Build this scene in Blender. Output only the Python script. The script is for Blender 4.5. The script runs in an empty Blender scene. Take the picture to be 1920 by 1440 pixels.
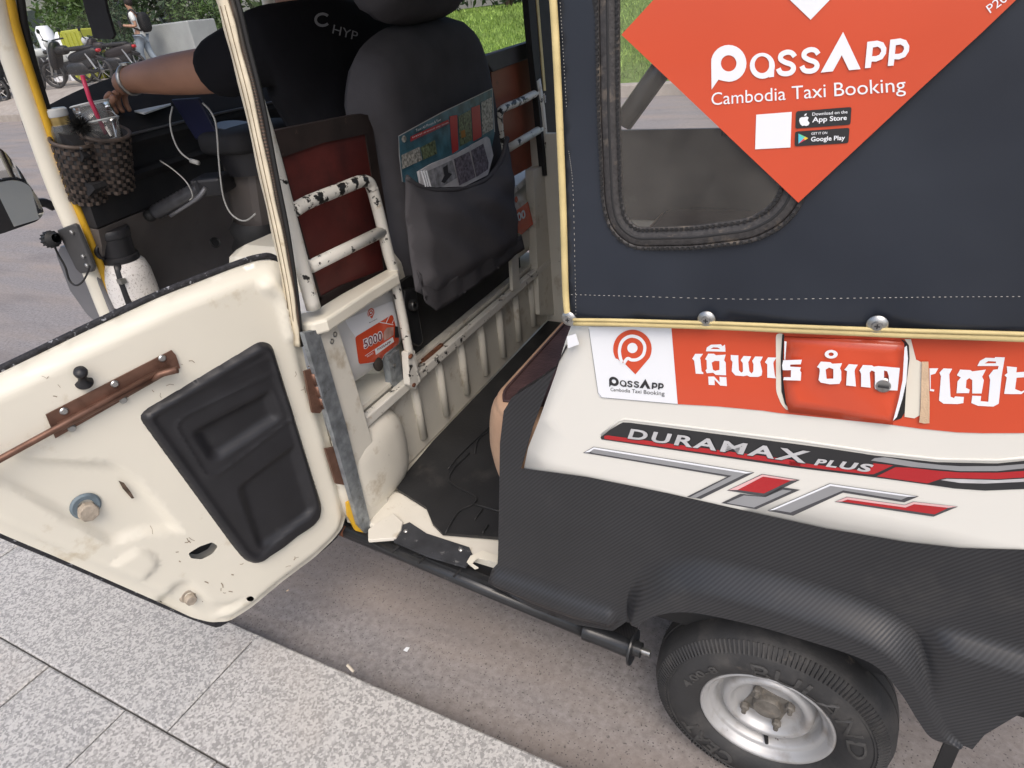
import bpy, bmesh, math, random
import numpy as np
from mathutils import Vector, Matrix, Quaternion
from mathutils.geometry import delaunay_2d_cdt
random.seed(7); rng = np.random.default_rng(7)
scene = bpy.context.scene
COL = scene.collection

# ------------------------------------------------------------------ camera
F = 1215.0                                   # focal length in photograph pixels (1920 wide)
CAM = np.array([0.0, -0.810, 1.393])
_vy = np.array([1674 - 960, -75 - 720.0]); _k = .43; _c = 1231 - .43 * 600
_x = (960 * _vy[0] - (_c - 720) * _vy[1] - F * F) / (_vy[0] + _k * _vy[1])
_a = np.array([_x - 960, _c + _k * _x - 720, F]); _b = np.array([_vy[0], _vy[1], F])
_a /= np.linalg.norm(_a); _b /= np.linalg.norm(_b)
_X = -_a; _Y = _b; _Z = np.cross(_X, _Y)
if _Z[1] > 0: _Z = -_Z
ROT = np.stack([_X, _Y, _Z])                 # rows: world axes seen in the camera frame
cd = bpy.data.cameras.new('camera'); cam = bpy.data.objects.new('camera', cd); COL.objects.link(cam)
cd.sensor_width = 36; cd.lens = F / 1920 * 36; cd.clip_start = .02; cd.clip_end = 2000
m = Matrix.Identity(4)
for i in range(3):
    m[i][0] = ROT[i, 0]; m[i][1] = -ROT[i, 1]; m[i][2] = -ROT[i, 2]; m[i][3] = CAM[i]
cam.matrix_world = m
scene.camera = cam
scene.render.resolution_x, scene.render.resolution_y = 1024, 768

# ------------------------------------------------------------------ light: bright overcast
SUN_EL, SUN_AZ = 55, 150                     # degrees
w = bpy.data.worlds.new('World'); scene.world = w; w.use_nodes = True
nt = w.node_tree; bg = nt.nodes['Background']
sky = nt.nodes.new('ShaderNodeTexSky'); sky.sky_type = 'NISHITA'; sky.sun_disc = False
sky.sun_elevation = math.radians(SUN_EL); sky.sun_rotation = math.radians(SUN_AZ)
sky.air_density = 1.0; sky.dust_density = 4.5; sky.ozone_density = 1.0
nt.links.new(sky.outputs[0], bg.inputs[0]); bg.inputs[1].default_value = .15
sd = bpy.data.lights.new('sun', 'SUN'); sun = bpy.data.objects.new('sun', sd); COL.objects.link(sun)
sd.energy = .8; sd.angle = math.radians(40); sd.color = (1, .965, .915)
_el, _az = math.radians(SUN_EL), math.radians(SUN_AZ)
_d = Vector((math.sin(_az) * math.cos(_el), math.cos(_az) * math.cos(_el), math.sin(_el)))   # towards the sun
sun.rotation_euler = _d.to_track_quat('Z', 'Y').to_euler(); sun.location = _d * 30
vs = scene.view_settings; vs.view_transform = 'Standard'; vs.look = 'None'; vs.gamma = 1; vs.exposure = .46
vs.use_curve_mapping = False

# ------------------------------------------------------------------ pixel -> ray -> surface
def ray(px, py): return ROT @ np.array([px - 960.0, py - 720.0, F])
def at(px, py, ax, v):
    r = ray(px, py); return CAM + r * ((v - CAM[ax]) / r[ax])
def onplane(px, py, p0, n):
    r = ray(px, py); return CAM + r * (((np.asarray(p0) - CAM) @ n) / (r @ n))

# ------------------------------------------------------------------ materials
def lin(c): return tuple(((v / 255) / 12.92 if v / 255 <= .04045 else ((v / 255 + .055) / 1.055) ** 2.4) for v in c) + (1,)
MATS = {}
def M(name, col, rough=.5, metal=0, var=.08, vscale=8, bump=0, bscale=150, dirt=None, spec=.5, coat=0, alpha=1, trans=0, ior=1.45):
    """procedural paint / cloth / plastic: base colour, soft variation, optional stains (colour, scale, threshold, softness), optional relief"""
    if name in MATS: return MATS[name]
    mt = bpy.data.materials.new(name); mt.use_nodes = True; t = mt.node_tree; N = t.nodes.new; L = t.links.new
    b = t.nodes['Principled BSDF']; co = N('ShaderNodeTexCoord')
    c = tuple(col) + (1,) if len(col) == 3 else col
    n1 = N('ShaderNodeTexNoise'); n1.inputs['Scale'].default_value = vscale; n1.inputs['Detail'].default_value = 6
    L(co.outputs['Object'], n1.inputs['Vector'])
    r1 = N('ShaderNodeValToRGB'); r1.color_ramp.elements[0].position = .3; r1.color_ramp.elements[1].position = .7
    r1.color_ramp.elements[0].color = tuple(v * (1 - var) for v in c[:3]) + (1,); r1.color_ramp.elements[1].color = tuple(min(1, v * (1 + var)) for v in c[:3]) + (1,)
    L(n1.outputs[0], r1.inputs[0]); out = r1.outputs[0]
    for k, (dc, ds, th, so) in enumerate(dirt or []):
        n2 = N('ShaderNodeTexNoise'); n2.inputs['Scale'].default_value = ds; n2.inputs['Detail'].default_value = 8; n2.inputs['Roughness'].default_value = .65
        L(co.outputs['Object'], n2.inputs['Vector'])
        r2 = N('ShaderNodeMapRange'); r2.inputs[1].default_value = th; r2.inputs[2].default_value = th + so
        L(n2.outputs[0], r2.inputs[0])
        mx = N('ShaderNodeMix'); mx.data_type = 'RGBA'; L(r2.outputs[0], mx.inputs[0]); L(out, mx.inputs[6]); mx.inputs[7].default_value = tuple(dc) + (1,)
        out = mx.outputs[2]
    L(out, b.inputs['Base Color'])
    b.inputs['Roughness'].default_value = rough; b.inputs['Metallic'].default_value = metal; b.inputs['Specular IOR Level'].default_value = spec
    b.inputs['Coat Weight'].default_value = coat; b.inputs['Coat Roughness'].default_value = .08
    b.inputs['Transmission Weight'].default_value = trans; b.inputs['IOR'].default_value = ior; b.inputs['Alpha'].default_value = alpha
    if bump:
        n3 = N('ShaderNodeTexNoise'); n3.inputs['Scale'].default_value = bscale; n3.inputs['Detail'].default_value = 4
        L(co.outputs['Object'], n3.inputs['Vector'])
        bp_ = N('ShaderNodeBump'); bp_.inputs['Strength'].default_value = bump; bp_.inputs['Distance'].default_value = .002
        L(n3.outputs[0], bp_.inputs['Height']); L(bp_.outputs[0], b.inputs['Normal'])
    MATS[name] = mt; return mt
def nodes(mt): return mt.node_tree, mt.node_tree.nodes['Principled BSDF']

CREAM = (.76, .725, .62)
m_cream = M('cream_paint', CREAM, .32, var=.025, vscale=5, dirt=[((.52, .44, .30), 7, .60, .14), ((.16, .12, .09), 60, .735, .03)], coat=.3)
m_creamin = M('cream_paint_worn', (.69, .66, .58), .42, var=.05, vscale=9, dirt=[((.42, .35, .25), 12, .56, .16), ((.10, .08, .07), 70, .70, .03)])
m_panel = M('body_white', (.73, .715, .66), .28, var=.015, vscale=4, dirt=[((.60, .53, .42), 9, .66, .2)], coat=.4)
m_black = M('black_rubber', (.018, .018, .019), .6, var=.2, bump=.15)
m_blackpl = M('black_plastic', (.020, .020, .023), .42, var=.15, vscale=20, bump=.12, bscale=700, dirt=[((.06, .06, .06), 12, .62, .2)])
m_blackmt = M('black_paint_metal', (.022, .023, .025), .3, var=.2, vscale=25, dirt=[((.09, .085, .08), 18, .63, .1)], coat=.2)
m_dgrey = M('dark_grey_cloth', (.075, .072, .078), .95, var=.12, vscale=14, bump=.5, bscale=900, spec=.2)
m_dgrey2 = M('pocket_cloth', (.10, .096, .104), .92, var=.12, vscale=10, bump=.5, bscale=900, spec=.2)
m_red = M('red_board', (.105, .022, .019), .45, var=.3, vscale=9, dirt=[((.020, .012, .012), 4, .52, .2), ((.22, .16, .13), 50, .72, .03)])
m_redfar = M('orange_red_board', (.27, .065, .03), .45, var=.3, vscale=6, dirt=[((.02, .012, .010), 5, .6, .15)])
m_copper = M('copper_bronze', (.19, .105, .075), .48, metal=.6, var=.25, vscale=30, dirt=[((.10, .05, .035), 25, .55, .2)])
m_rust = M('rust', (.16, .062, .032), .85, var=.4, vscale=60, bump=.6, bscale=250)
m_steel = M('steel', (.42, .42, .41), .35, metal=.9, var=.15, vscale=40, dirt=[((.22, .17, .12), 30, .6, .15)])
m_galv = M('galvanised', (.30, .325, .345), .5, metal=.6, var=.35, vscale=45, dirt=[((.10, .10, .10), 30, .6, .15)])
m_rim = M('rim_silver', (.48, .48, .48), .46, metal=.45, var=.05, vscale=14, dirt=[((.27, .235, .20), 13, .50, .25), ((.09, .07, .06), 60, .70, .03)])
m_orange = M('orange_vinyl', (.62, .082, .034), .24, var=.04, vscale=5, coat=.3, bump=.12, bscale=14)
m_white = M('white_vinyl', (.83, .85, .88), .28, var=.02, vscale=6, coat=.2)
m_ink = M('dark_ink', (.03, .03, .032), .4)
m_trim = M('cream_piping', (.62, .50, .24), .5, var=.12, vscale=30, dirt=[((.30, .22, .10), 25, .62, .12)], bump=.2, bscale=300)
m_yellow = M('yellow_vinyl', (.62, .36, .025), .42, var=.1, vscale=14, dirt=[((.30, .18, .03), 20, .62, .15)])
m_yelthread = M('thread', (.36, .35, .32), .8)
m_beige = M('beige_fabric_tape', (.62, .45, .30), .9, var=.1, vscale=60, bump=.5, bscale=500)
m_tan = M('tan_leatherette', (.42, .27, .18), .45, var=.1, vscale=20, bump=.25, bscale=120, dirt=[((.18, .1, .07), 30, .68, .06)])
m_burg = M('burgundy_leatherette', (.055, .031, .030), .38, var=.25, vscale=30, bump=.5, bscale=160)
m_skin = M('skin', (.30, .155, .10), .5, var=.1, vscale=12, bump=.1, bscale=200)
m_shirtblk = M('black_tshirt', (.009, .009, .011), .95, var=.2, vscale=8, bump=.4, bscale=60, spec=.15)
m_pinkred = M('pink_straw', (.62, .05, .12), .3)
m_glassy = M('clear_plastic', (.9, .92, .92), .05, trans=1.0, ior=1.2, var=0)
m_silverst = M('silver_foil', (.36, .365, .375), .3, metal=.35, var=.06)
m_silverdk = M('grey_foil', (.07, .07, .075), .35)
m_redfoil = M('red_foil', (.42, .018, .022), .25, var=.05, coat=.3)
m_pink = M('pale_pink_edge', (.75, .45, .45), .35)
m_chrome = M('letter_silver', (.62, .62, .63), .25, metal=.3, var=.1, vscale=50)

# carbon twill vinyl: fine diagonal ribs
def carbon():
    mt = M('carbon_vinyl', (.024, .0245, .027), .36, var=.15, vscale=6, spec=.55, dirt=[((.05, .048, .046), 4, .58, .2), ((.11, .105, .10), 90, .735, .02)]); t, b = nodes(mt); N = t.nodes.new; L = t.links.new
    co = N('ShaderNodeTexCoord'); vd = N('ShaderNodeVectorMath'); vd.operation = 'DOT_PRODUCT'; a_ = math.radians(48)
    vd.inputs[1].default_value = (-math.sin(a_), 0, math.cos(a_)); L(co.outputs['Object'], vd.inputs[0])
    mm = N('ShaderNodeMath'); mm.operation = 'MULTIPLY'; mm.inputs[1].default_value = 2 * math.pi / .0054; L(vd.outputs['Value'], mm.inputs[0])
    ms = N('ShaderNodeMath'); ms.operation = 'SINE'; L(mm.outputs[0], ms.inputs[0])
    wv = N('ShaderNodeMapRange'); wv.inputs[1].default_value = -1; wv.inputs[2].default_value = 1; L(ms.outputs[0], wv.inputs[0])
    src = b.inputs['Base Color'].links[0].from_socket
    mx = N('ShaderNodeMix'); mx.data_type = 'RGBA'; mx.blend_type = 'MULTIPLY'; mx.inputs[0].default_value = 1
    mr = N('ShaderNodeMapRange'); mr.inputs[3].default_value = .72; mr.inputs[4].default_value = 1.32; L(wv.outputs[0], mr.inputs[0])
    L(src, mx.inputs[6]); L(mr.outputs[0], mx.inputs[7]); L(mx.outputs[2], b.inputs['Base Color'])
    bm_ = N('ShaderNodeBump'); bm_.inputs['Strength'].default_value = .3; bm_.inputs['Distance'].default_value = .0008
    L(wv.outputs[0], bm_.inputs['Height']); L(bm_.outputs[0], b.inputs['Normal'])
    return mt
m_carbon = carbon()

# navy canvas: fine weave
def canvas_mat():
    mt = M('navy_canvas', (.024, .029, .040), .36, var=.15, vscale=4, spec=.45, dirt=[((.055, .058, .066), 5, .60, .25)]); t, b = nodes(mt); N = t.nodes.new; L = t.links.new
    co = N('ShaderNodeTexCoord')
    n = N('ShaderNodeTexNoise'); n.inputs['Scale'].default_value = 6; L(co.outputs['Object'], n.inputs['Vector'])
    n2 = N('ShaderNodeTexChecker'); n2.inputs['Scale'].default_value = 700; L(co.outputs['Object'], n2.inputs['Vector'])
    b1 = N('ShaderNodeBump'); b1.inputs['Strength'].default_value = .25; b1.inputs['Distance'].default_value = .02; L(n.outputs[0], b1.inputs['Height'])
    b2 = N('ShaderNodeBump'); b2.inputs['Strength'].default_value = .12; b2.inputs['Distance'].default_value = .0006; L(n2.outputs[1], b2.inputs['Height']); L(b1.outputs[0], b2.inputs['Normal'])
    L(b2.outputs[0], b.inputs['Normal']); return mt
m_canvas = canvas_mat()

def clear_film(name, dust, tint, rough=.06):
    mt = bpy.data.materials.new(name); mt.use_nodes = True; t = mt.node_tree; N = t.nodes.new; L = t.links.new
    b = t.nodes['Principled BSDF']; b.inputs['Base Color'].default_value = tuple(tint) + (1,); b.inputs['Roughness'].default_value = rough + .15
    tr = N('ShaderNodeBsdfTransparent'); mx = N('ShaderNodeMixShader'); gl = N('ShaderNodeBsdfGlossy'); gl.inputs['Roughness'].default_value = rough
    fr = N('ShaderNodeFresnel'); fr.inputs[0].default_value = 1.5; mx2 = N('ShaderNodeMixShader')
    co = N('ShaderNodeTexCoord'); n = N('ShaderNodeTexNoise'); n.inputs['Scale'].default_value = 9; n.inputs['Detail'].default_value = 6; L(co.outputs['Object'], n.inputs['Vector'])
    mr = N('ShaderNodeMapRange'); mr.inputs[1].default_value = .35; mr.inputs[2].default_value = .75; mr.inputs[3].default_value = dust * .5; mr.inputs[4].default_value = dust * 1.6; L(n.outputs[0], mr.inputs[0])
    L(mr.outputs[0], mx.inputs[0]); L(tr.outputs[0], mx.inputs[1]); L(b.outputs[0], mx.inputs[2])
    L(fr.outputs[0], mx2.inputs[0]); L(mx.outputs[0], mx2.inputs[1]); L(gl.outputs[0], mx2.inputs[2])
    bm_ = N('ShaderNodeBump'); bm_.inputs['Strength'].default_value = .25; bm_.inputs['Distance'].default_value = .01; n2 = N('ShaderNodeTexNoise'); n2.inputs['Scale'].default_value = 5
    L(co.outputs['Object'], n2.inputs['Vector']); L(n2.outputs[0], bm_.inputs['Height']); L(bm_.outputs[0], gl.inputs['Normal'])
    L(mx2.outputs[0], t.nodes['Material Output'].inputs[0]); return mt
m_film = clear_film('clear_vinyl_window', .15, (.34, .32, .29))
m_glass = clear_film('windscreen_glass', .015, (.5, .5, .48), .01)

# chipped white tube paint
def chipped(name, th):
    return M(name, (.68, .66, .60), .42, var=.05, vscale=10, dirt=[((.40, .30, .18), 18, .60, .15), ((.018, .017, .016), 32, th, .02), ((.17, .075, .035), 26, .68, .06)], bump=.15, bscale=120)
m_chip = chipped('chipped_white_paint', .595); m_chipmore = chipped('badly_chipped_paint', .53)

# ------------------------------------------------------------------ mesh helpers
WORLD_ROOT = {}
def link(o, parent=None):
    COL.objects.link(o)
    if parent is not None:
        o.parent = parent
        if parent.name in WORLD_ROOT: o.matrix_parent_inverse = WORLD_ROOT[parent.name]
    return o
def thing(name, label, cat, loc=(0, 0, 0), group=None):
    o = bpy.data.objects.new(name, None); COL.objects.link(o); o.location = loc; o.empty_display_size = .05
    o['label'] = label; o['category'] = cat
    if group: o['group'] = group
    WORLD_ROOT[o.name] = Matrix.Translation(Vector(loc)).inverted()
    return o
def tag(o, label, cat, group=None):
    o['label'] = label; o['category'] = cat
    if group: o['group'] = group
    return o
def obj(name, V, Fc, mat, parent=None, smooth=False, thick=0, off=-1, bevel=0, subsurf=0, label=None):
    me = bpy.data.meshes.new(name); me.from_pydata([tuple(map(float, v)) for v in V], [], [tuple(map(int, f)) for f in Fc]); me.update()
    me.materials.append(mat)
    if smooth:
        me.polygons.foreach_set('use_smooth', [True] * len(me.polygons))
        if smooth == 'auto':
            me.set_sharp_from_angle(angle=math.radians(40))
    o = bpy.data.objects.new(name, me); link(o, parent)
    if subsurf:
        s = o.modifiers.new('s', 'SUBSURF'); s.levels = s.render_levels = subsurf
    if thick:
        s = o.modifiers.new('t', 'SOLIDIFY'); s.thickness = thick; s.offset = off
    if bevel:
        s = o.modifiers.new('b', 'BEVEL'); s.width = bevel; s.segments = 2; s.limit_method = 'ANGLE'; s.angle_limit = .7
    if label: o['label'] = label
    return o
class MB:                                    # collects shapes into one mesh
    def __init__(s): s.V = []; s.F = []
    def add(s, V, Fc):
        n = len(s.V); s.V += [tuple(v) for v in V]; s.F += [tuple(i + n for i in f) for f in Fc]; return s
    def build(s, name, mat, parent=None, **k): return obj(name, s.V, s.F, mat, parent, **k)
def box(c, sz, R=None):
    c = np.array(c, float); h = np.array(sz) / 2
    V = np.array([[x, y, z] for x in (-1, 1) for y in (-1, 1) for z in (-1, 1)]) * h
    if R is not None: V = V @ np.array(R).T
    return V + c, [(0, 1, 3, 2), (4, 6, 7, 5), (0, 4, 5, 1), (2, 3, 7, 6), (0, 2, 6, 4), (1, 5, 7, 3)]
def rotm(ax, deg): return np.array(Matrix.Rotation(math.radians(deg), 3, ax))
def smoothpath(P, n):
    """Catmull-Rom through the points"""
    P = [np.array(p, float) for p in P]; Q = [2 * P[0] - P[1]] + P + [2 * P[-1] - P[-2]]; out = []
    for i in range(1, len(Q) - 2):
        for t in np.linspace(0, 1, n, endpoint=False):
            a, b, c, d = Q[i - 1], Q[i], Q[i + 1], Q[i + 2]
            out.append(.5 * (2 * b + (c - a) * t + (2 * a - 5 * b + 4 * c - d) * t * t + (3 * b - a - 3 * c + d) * t ** 3))
    out.append(P[-1]); return out
def tube(P, r, n=10, caps=True, flat=1.0, up=None):
    P = [np.array(p, float) for p in P]; k = len(P); rr = r if hasattr(r, '__len__') else [r] * k
    V = []; Fc = []; prev = None
    for i in range(k):
        t = P[min(i + 1, k - 1)] - P[max(i - 1, 0)]; t /= np.linalg.norm(t) + 1e-12
        if prev is None:
            u = np.array(up, float) if up is not None else (np.array([0, 0, 1.]) if abs(t[2]) < .9 else np.array([1., 0, 0]))
        else: u = prev
        u = u - (u @ t) * t; u /= np.linalg.norm(u) + 1e-12; prev = u; v = np.cross(t, u)
        for j in range(n):
            a = 2 * math.pi * j / n; V.append(P[i] + rr[i] * (math.cos(a) * u + flat * math.sin(a) * v))
    for i in range(k - 1):
        for j in range(n):
            a = i * n + j; b = i * n + (j + 1) % n; Fc.append((a, b, b + n, a + n))
    if caps: Fc.append(tuple(range(n))[::-1]); Fc.append(tuple(range((k - 1) * n, k * n)))
    return V, Fc
def lathe(prof, c, ax, n=32, closed=False):
    """prof: (radius, height along axis)"""
    ax = np.array(ax, float); ax /= np.linalg.norm(ax); u = np.cross(ax, [0, 0, 1.] if abs(ax[2]) < .9 else [1., 0, 0]); u /= np.linalg.norm(u); v = np.cross(ax, u); c = np.array(c, float)
    V = []; Fc = []; k = len(prof)
    for r, h in prof:
        for j in range(n):
            a = 2 * math.pi * j / n; V.append(c + ax * h + max(r, 1e-5) * (math.cos(a) * u + math.sin(a) * v))
    for i in range(k - 1 + (1 if closed else 0)):
        i2 = (i + 1) % k
        for j in range(n):
            Fc.append((i * n + j, i * n + (j + 1) % n, i2 * n + (j + 1) % n, i2 * n + j))
    return V, Fc
def inside(P, loops):
    P = np.asarray(P, float); r = np.zeros(len(P), bool)
    for L in loops:
        L = np.asarray(L, float); a = L; b = np.roll(L, -1, 0)
        for (x1, y1), (x2, y2) in zip(a, b):
            if y1 == y2: continue
            c = ((y1 > P[:, 1]) != (y2 > P[:, 1])) & (P[:, 0] < (x2 - x1) * (P[:, 1] - y1) / (y2 - y1) + x1); r ^= c
    return r
def segdist(P, L, closed=True):
    P = np.asarray(P, float); L = np.asarray(L, float); d = np.full(len(P), 1e9)
    A = L; B = np.roll(L, -1, 0)
    if not closed: A = A[:-1]; B = B[:-1]
    for a, b in zip(A, B):
        ab = b - a; t = np.clip(((P - a) @ ab) / (ab @ ab + 1e-12), 0, 1); q = a + t[:, None] * ab
        d = np.minimum(d, np.hypot(*(P - q).T))
    return d
def resample(L, step, closed=True):
    L = [np.array(p, float) for p in L]; out = []; n = len(L)
    for i in range(n if closed else n - 1):
        a, b = L[i], L[(i + 1) % n]; k = max(1, int(np.linalg.norm(b - a) / step))
        for j in range(k): out.append(a + (b - a) * j / k)
    if not closed: out.append(L[-1])
    return out
def fill(loops, extra=None):
    """triangulate a 2-D outline with holes (even-odd) -> points, triangles"""
    pts = []; E = []
    for L in loops:
        n = len(pts); k = len(L); pts += [Vector((float(p[0]), float(p[1]))) for p in L]; E += [(n + i, n + (i + 1) % k) for i in range(k)]
    if extra is not None: pts += [Vector((float(p[0]), float(p[1]))) for p in extra]
    v, e, f, *_ = delaunay_2d_cdt(pts, E, [], 0, 1e-7)
    v = np.array([(p.x, p.y) for p in v]); f = np.array([t for t in f if len(t) == 3])
    c = v[f].mean(1); f = f[inside(c, loops)]
    return v, f
def gridpts(loops, step, margin=.4):
    A = np.array(loops[0]); x0, y0 = A.min(0); x1, y1 = A.max(0)
    gx, gy = np.meshgrid(np.arange(x0, x1, step), np.arange(y0, y1, step)); gx[1::2] += step / 2
    P = np.stack([gx.ravel(), gy.ravel()], 1); P = P[inside(P, loops)]
    d = np.min([segdist(P, L) for L in loops], 0)
    return P[d > step * margin]
def rounded(L, r, n=4):
    """round the corners of a 2-D polygon"""
    L = [np.array(p, float) for p in L]; out = []; k = len(L)
    for i in range(k):
        a, b, c = L[i - 1], L[i], L[(i + 1) % k]; u = a - b; v = c - b; lu, lv = np.linalg.norm(u), np.linalg.norm(v)
        rr = min(r[i] if hasattr(r, '__len__') else r, lu * .45, lv * .45)
        p, q = b + u / lu * rr, b + v / lv * rr
        for t in np.linspace(0, 1, n + 1): out.append((1 - t) ** 2 * p + 2 * t * (1 - t) * b + t * t * q)
    return out
def stroke(L, wd, closed=False):
    """constant-width 2-D stroke -> polygon loops"""
    L = [np.array(p, float) for p in L]; n = len(L); A = []; B = []
    for i in range(n):
        t = L[min(i + 1, n - 1)] - L[max(i - 1, 0)]; t /= np.linalg.norm(t) + 1e-12; q = np.array([-t[1], t[0]]) * wd / 2
        A.append(L[i] + q); B.append(L[i] - q)
    return A + B[::-1]
def ell(c, rx, ry, n=28, a0=0, a1=360):
    return [(c[0] + rx * math.cos(math.radians(a)), c[1] + ry * math.sin(math.radians(a))) for a in np.linspace(a0, a1, n, endpoint=(a1 - a0) % 360 != 0)]
def solid(loop3, n, th):
    """flat polygon given in 3-D (convex or not, via its own plane) extruded along n by -th"""
    P = np.array(loop3); n = np.array(n, float); n /= np.linalg.norm(n); u = np.cross(n, [0, 0, 1.] if abs(n[2]) < .9 else [1., 0, 0]); u /= np.linalg.norm(u); v = np.cross(n, u)
    c = P.mean(0); q = np.stack([(P - c) @ u, (P - c) @ v], 1); p, f = fill([q]); k = len(p)
    V = [c + a * u + b * v for a, b in p] + [c + a * u + b * v - n * th for a, b in p]
    Fc = [tuple(t) for t in f] + [tuple(t[::-1] + k) for t in f]
    idx = [int(np.argmin(np.hypot(*(p - x).T))) for x in q]
    for i in range(len(idx)): a, b = idx[i], idx[(i + 1) % len(idx)]; Fc.append((a, b, b + k, a + k))
    return V, Fc
_txt = {}
def text2d(s, bold=0, shear=0, space=1.0):
    """lettering as 2-D triangles scaled to the unit square of its own bounding box"""
    key = (s, bold, shear, space)
    if key in _txt: return _txt[key]
    cu = bpy.data.curves.new('lettering', 'FONT'); cu.body = s; cu.offset = bold; cu.shear = shear; cu.fill_mode = 'FRONT'; cu.resolution_u = 4; cu.space_character = space
    o = bpy.data.objects.new('lettering', cu); COL.objects.link(o); dg = bpy.context.evaluated_depsgraph_get(); me = o.evaluated_get(dg).to_mesh()
    v = np.array([tuple(p.co)[:2] for p in me.vertices]); f = [tuple(p.vertices) for p in me.polygons]
    o.evaluated_get(dg).to_mesh_clear(); bpy.data.objects.remove(o); bpy.data.curves.remove(cu)
    v = (v - v.min(0)) / (v.max(0) - v.min(0)); _txt[key] = (v, f); return v, f
def quadmap(v, q):
    """unit square -> quad (bl, br, tr, tl), projective"""
    A = []; src = [(0, 0), (1, 0), (1, 1), (0, 1)]
    for (x, y), (X, Y) in zip(src, q): A += [[x, y, 1, 0, 0, 0, -X * x, -X * y, X], [0, 0, 0, x, y, 1, -Y * x, -Y * y, Y]]
    A = np.array(A, float); h = np.linalg.solve(A[:, :8], A[:, 8]); h = np.append(h, 1).reshape(3, 3)
    p = np.c_[v, np.ones(len(v))] @ h.T; return p[:, :2] / p[:, 2:]
class Decal:
    """flat print laid on a surface: pixel-space shapes go through surf(px, py, offset)"""
    def __init__(s, surf): s.surf = surf; s.mb = {}
    def poly(s, loops, off, key):
        v, f = fill(loops); s.mb.setdefault(key, MB()).add([s.surf(x, y, off) for x, y in v], f)
    def text(s, t, q, off, key, **k):
        v, f = text2d(t, **k); p = quadmap(v, q); s.mb.setdefault(key, MB()).add([s.surf(x, y, off) for x, y in p], f)
    def build(s, key, name, mat, parent=None, label=None, **k):
        return s.mb[key].build(name, mat, parent, label=label, **k)
def Zm(x0, y0, sc): return lambda L: [(x0 + sc * p[0], y0 + sc * p[1]) for p in L]
# ================================================================== the setting
def ground_mat(name, c1, c2, scale, speck, rough=.9, big=None, spots=None, cells=0):
    mt = bpy.data.materials.new(name); mt.use_nodes = True; t = mt.node_tree; N = t.nodes.new; L = t.links.new; b = t.nodes['Principled BSDF']
    co = N('ShaderNodeTexCoord')
    n = N('ShaderNodeTexNoise'); n.inputs['Scale'].default_value = scale; n.inputs['Detail'].default_value = 8; n.inputs['Roughness'].default_value = .72; L(co.outputs['Object'], n.inputs['Vector'])
    r = N('ShaderNodeValToRGB'); r.color_ramp.elements[0].position = speck[0]; r.color_ramp.elements[1].position = speck[1]
    r.color_ramp.elements[0].color = c1 + (1,); r.color_ramp.elements[1].color = c2 + (1,); val = n.outputs[0]
    if cells:
        vc = N('ShaderNodeTexVoronoi'); vc.inputs['Scale'].default_value = cells; L(co.outputs['Object'], vc.inputs['Vector']); sp = N('ShaderNodeSeparateColor'); L(vc.outputs['Color'], sp.inputs[0])
        mv = N('ShaderNodeMix'); mv.inputs[0].default_value = .42; L(n.outputs[0], mv.inputs[2]); L(sp.outputs[0], mv.inputs[3]); val = mv.outputs[0]
    L(val, r.inputs[0]); out = r.outputs[0]
    for (col, sc, th, so, st) in (big or []):
        n2 = N('ShaderNodeTexNoise'); n2.inputs['Scale'].default_value = sc; n2.inputs['Detail'].default_value = 6; mpp = N('ShaderNodeMapping'); mpp.inputs['Scale'].default_value = (.35, 1.6, 1) if name == 'asphalt_dusty' and sc < 50 else (1, 1, 1); L(co.outputs['Object'], mpp.inputs['Vector']); L(mpp.outputs[0], n2.inputs['Vector'])
        mr = N('ShaderNodeMapRange'); mr.inputs[1].default_value = th; mr.inputs[2].default_value = th + so; mr.inputs[4].default_value = st; L(n2.outputs[0], mr.inputs[0])
        mx = N('ShaderNodeMix'); mx.data_type = 'RGBA'; L(mr.outputs[0], mx.inputs[0]); L(out, mx.inputs[6]); mx.inputs[7].default_value = col + (1,); out = mx.outputs[2]
    for (col, sc, rad) in (spots or []):
        v = N('ShaderNodeTexVoronoi'); v.inputs['Scale'].default_value = sc; L(co.outputs['Object'], v.inputs['Vector'])
        mr = N('ShaderNodeMapRange'); mr.inputs[1].default_value = rad; mr.inputs[2].default_value = rad * .6; L(v.outputs['Distance'], mr.inputs[0])
        mx = N('ShaderNodeMix'); mx.data_type = 'RGBA'; L(mr.outputs[0], mx.inputs[0]); L(out, mx.inputs[6]); mx.inputs[7].default_value = col + (1,); out = mx.outputs[2]
    L(out, b.inputs['Base Color']); b.inputs['Roughness'].default_value = rough; b.inputs['Specular IOR Level'].default_value = .25
    bm_ = N('ShaderNodeBump'); bm_.inputs['Strength'].default_value = .5; bm_.inputs['Distance'].default_value = .003; L(n.outputs[0], bm_.inputs['Height']); L(bm_.outputs[0], b.inputs['Normal'])
    return mt
m_road = ground_mat('asphalt_dusty', (.165, .153, .150), (.33, .308, .302), 55, (.30, .68), big=[((.335, .275, .23), 2.3, .42, .24, .6), ((.16, .143, .14), 3.1, .52, .2, .55), ((.085, .078, .075), 105, .635, .05, .7)], spots=[((.10, .093, .09), 110, .20)])
m_stone = ground_mat('granite', (.30, .292, .28), (.535, .52, .495), 60, (.36, .62), cells=200, big=[((.42, .38, .34), 2.2, .57, .15, .5)], spots=[((.68, .67, .65), 170, .16)])
m_stone2 = ground_mat('granite_b', (.29, .286, .28), (.52, .51, .49), 66, (.36, .62), cells=210, big=[((.44, .38, .33), 2.0, .60, .15, .55)], spots=[((.66, .66, .65), 165, .16)])
m_grout = ground_mat('joint_sand', (.13, .115, .10), (.22, .195, .17), 90, (.3, .7))
m_farpave = ground_mat('far_pavement', (.30, .27, .24), (.42, .38, .34), 6, (.3, .7))
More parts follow.
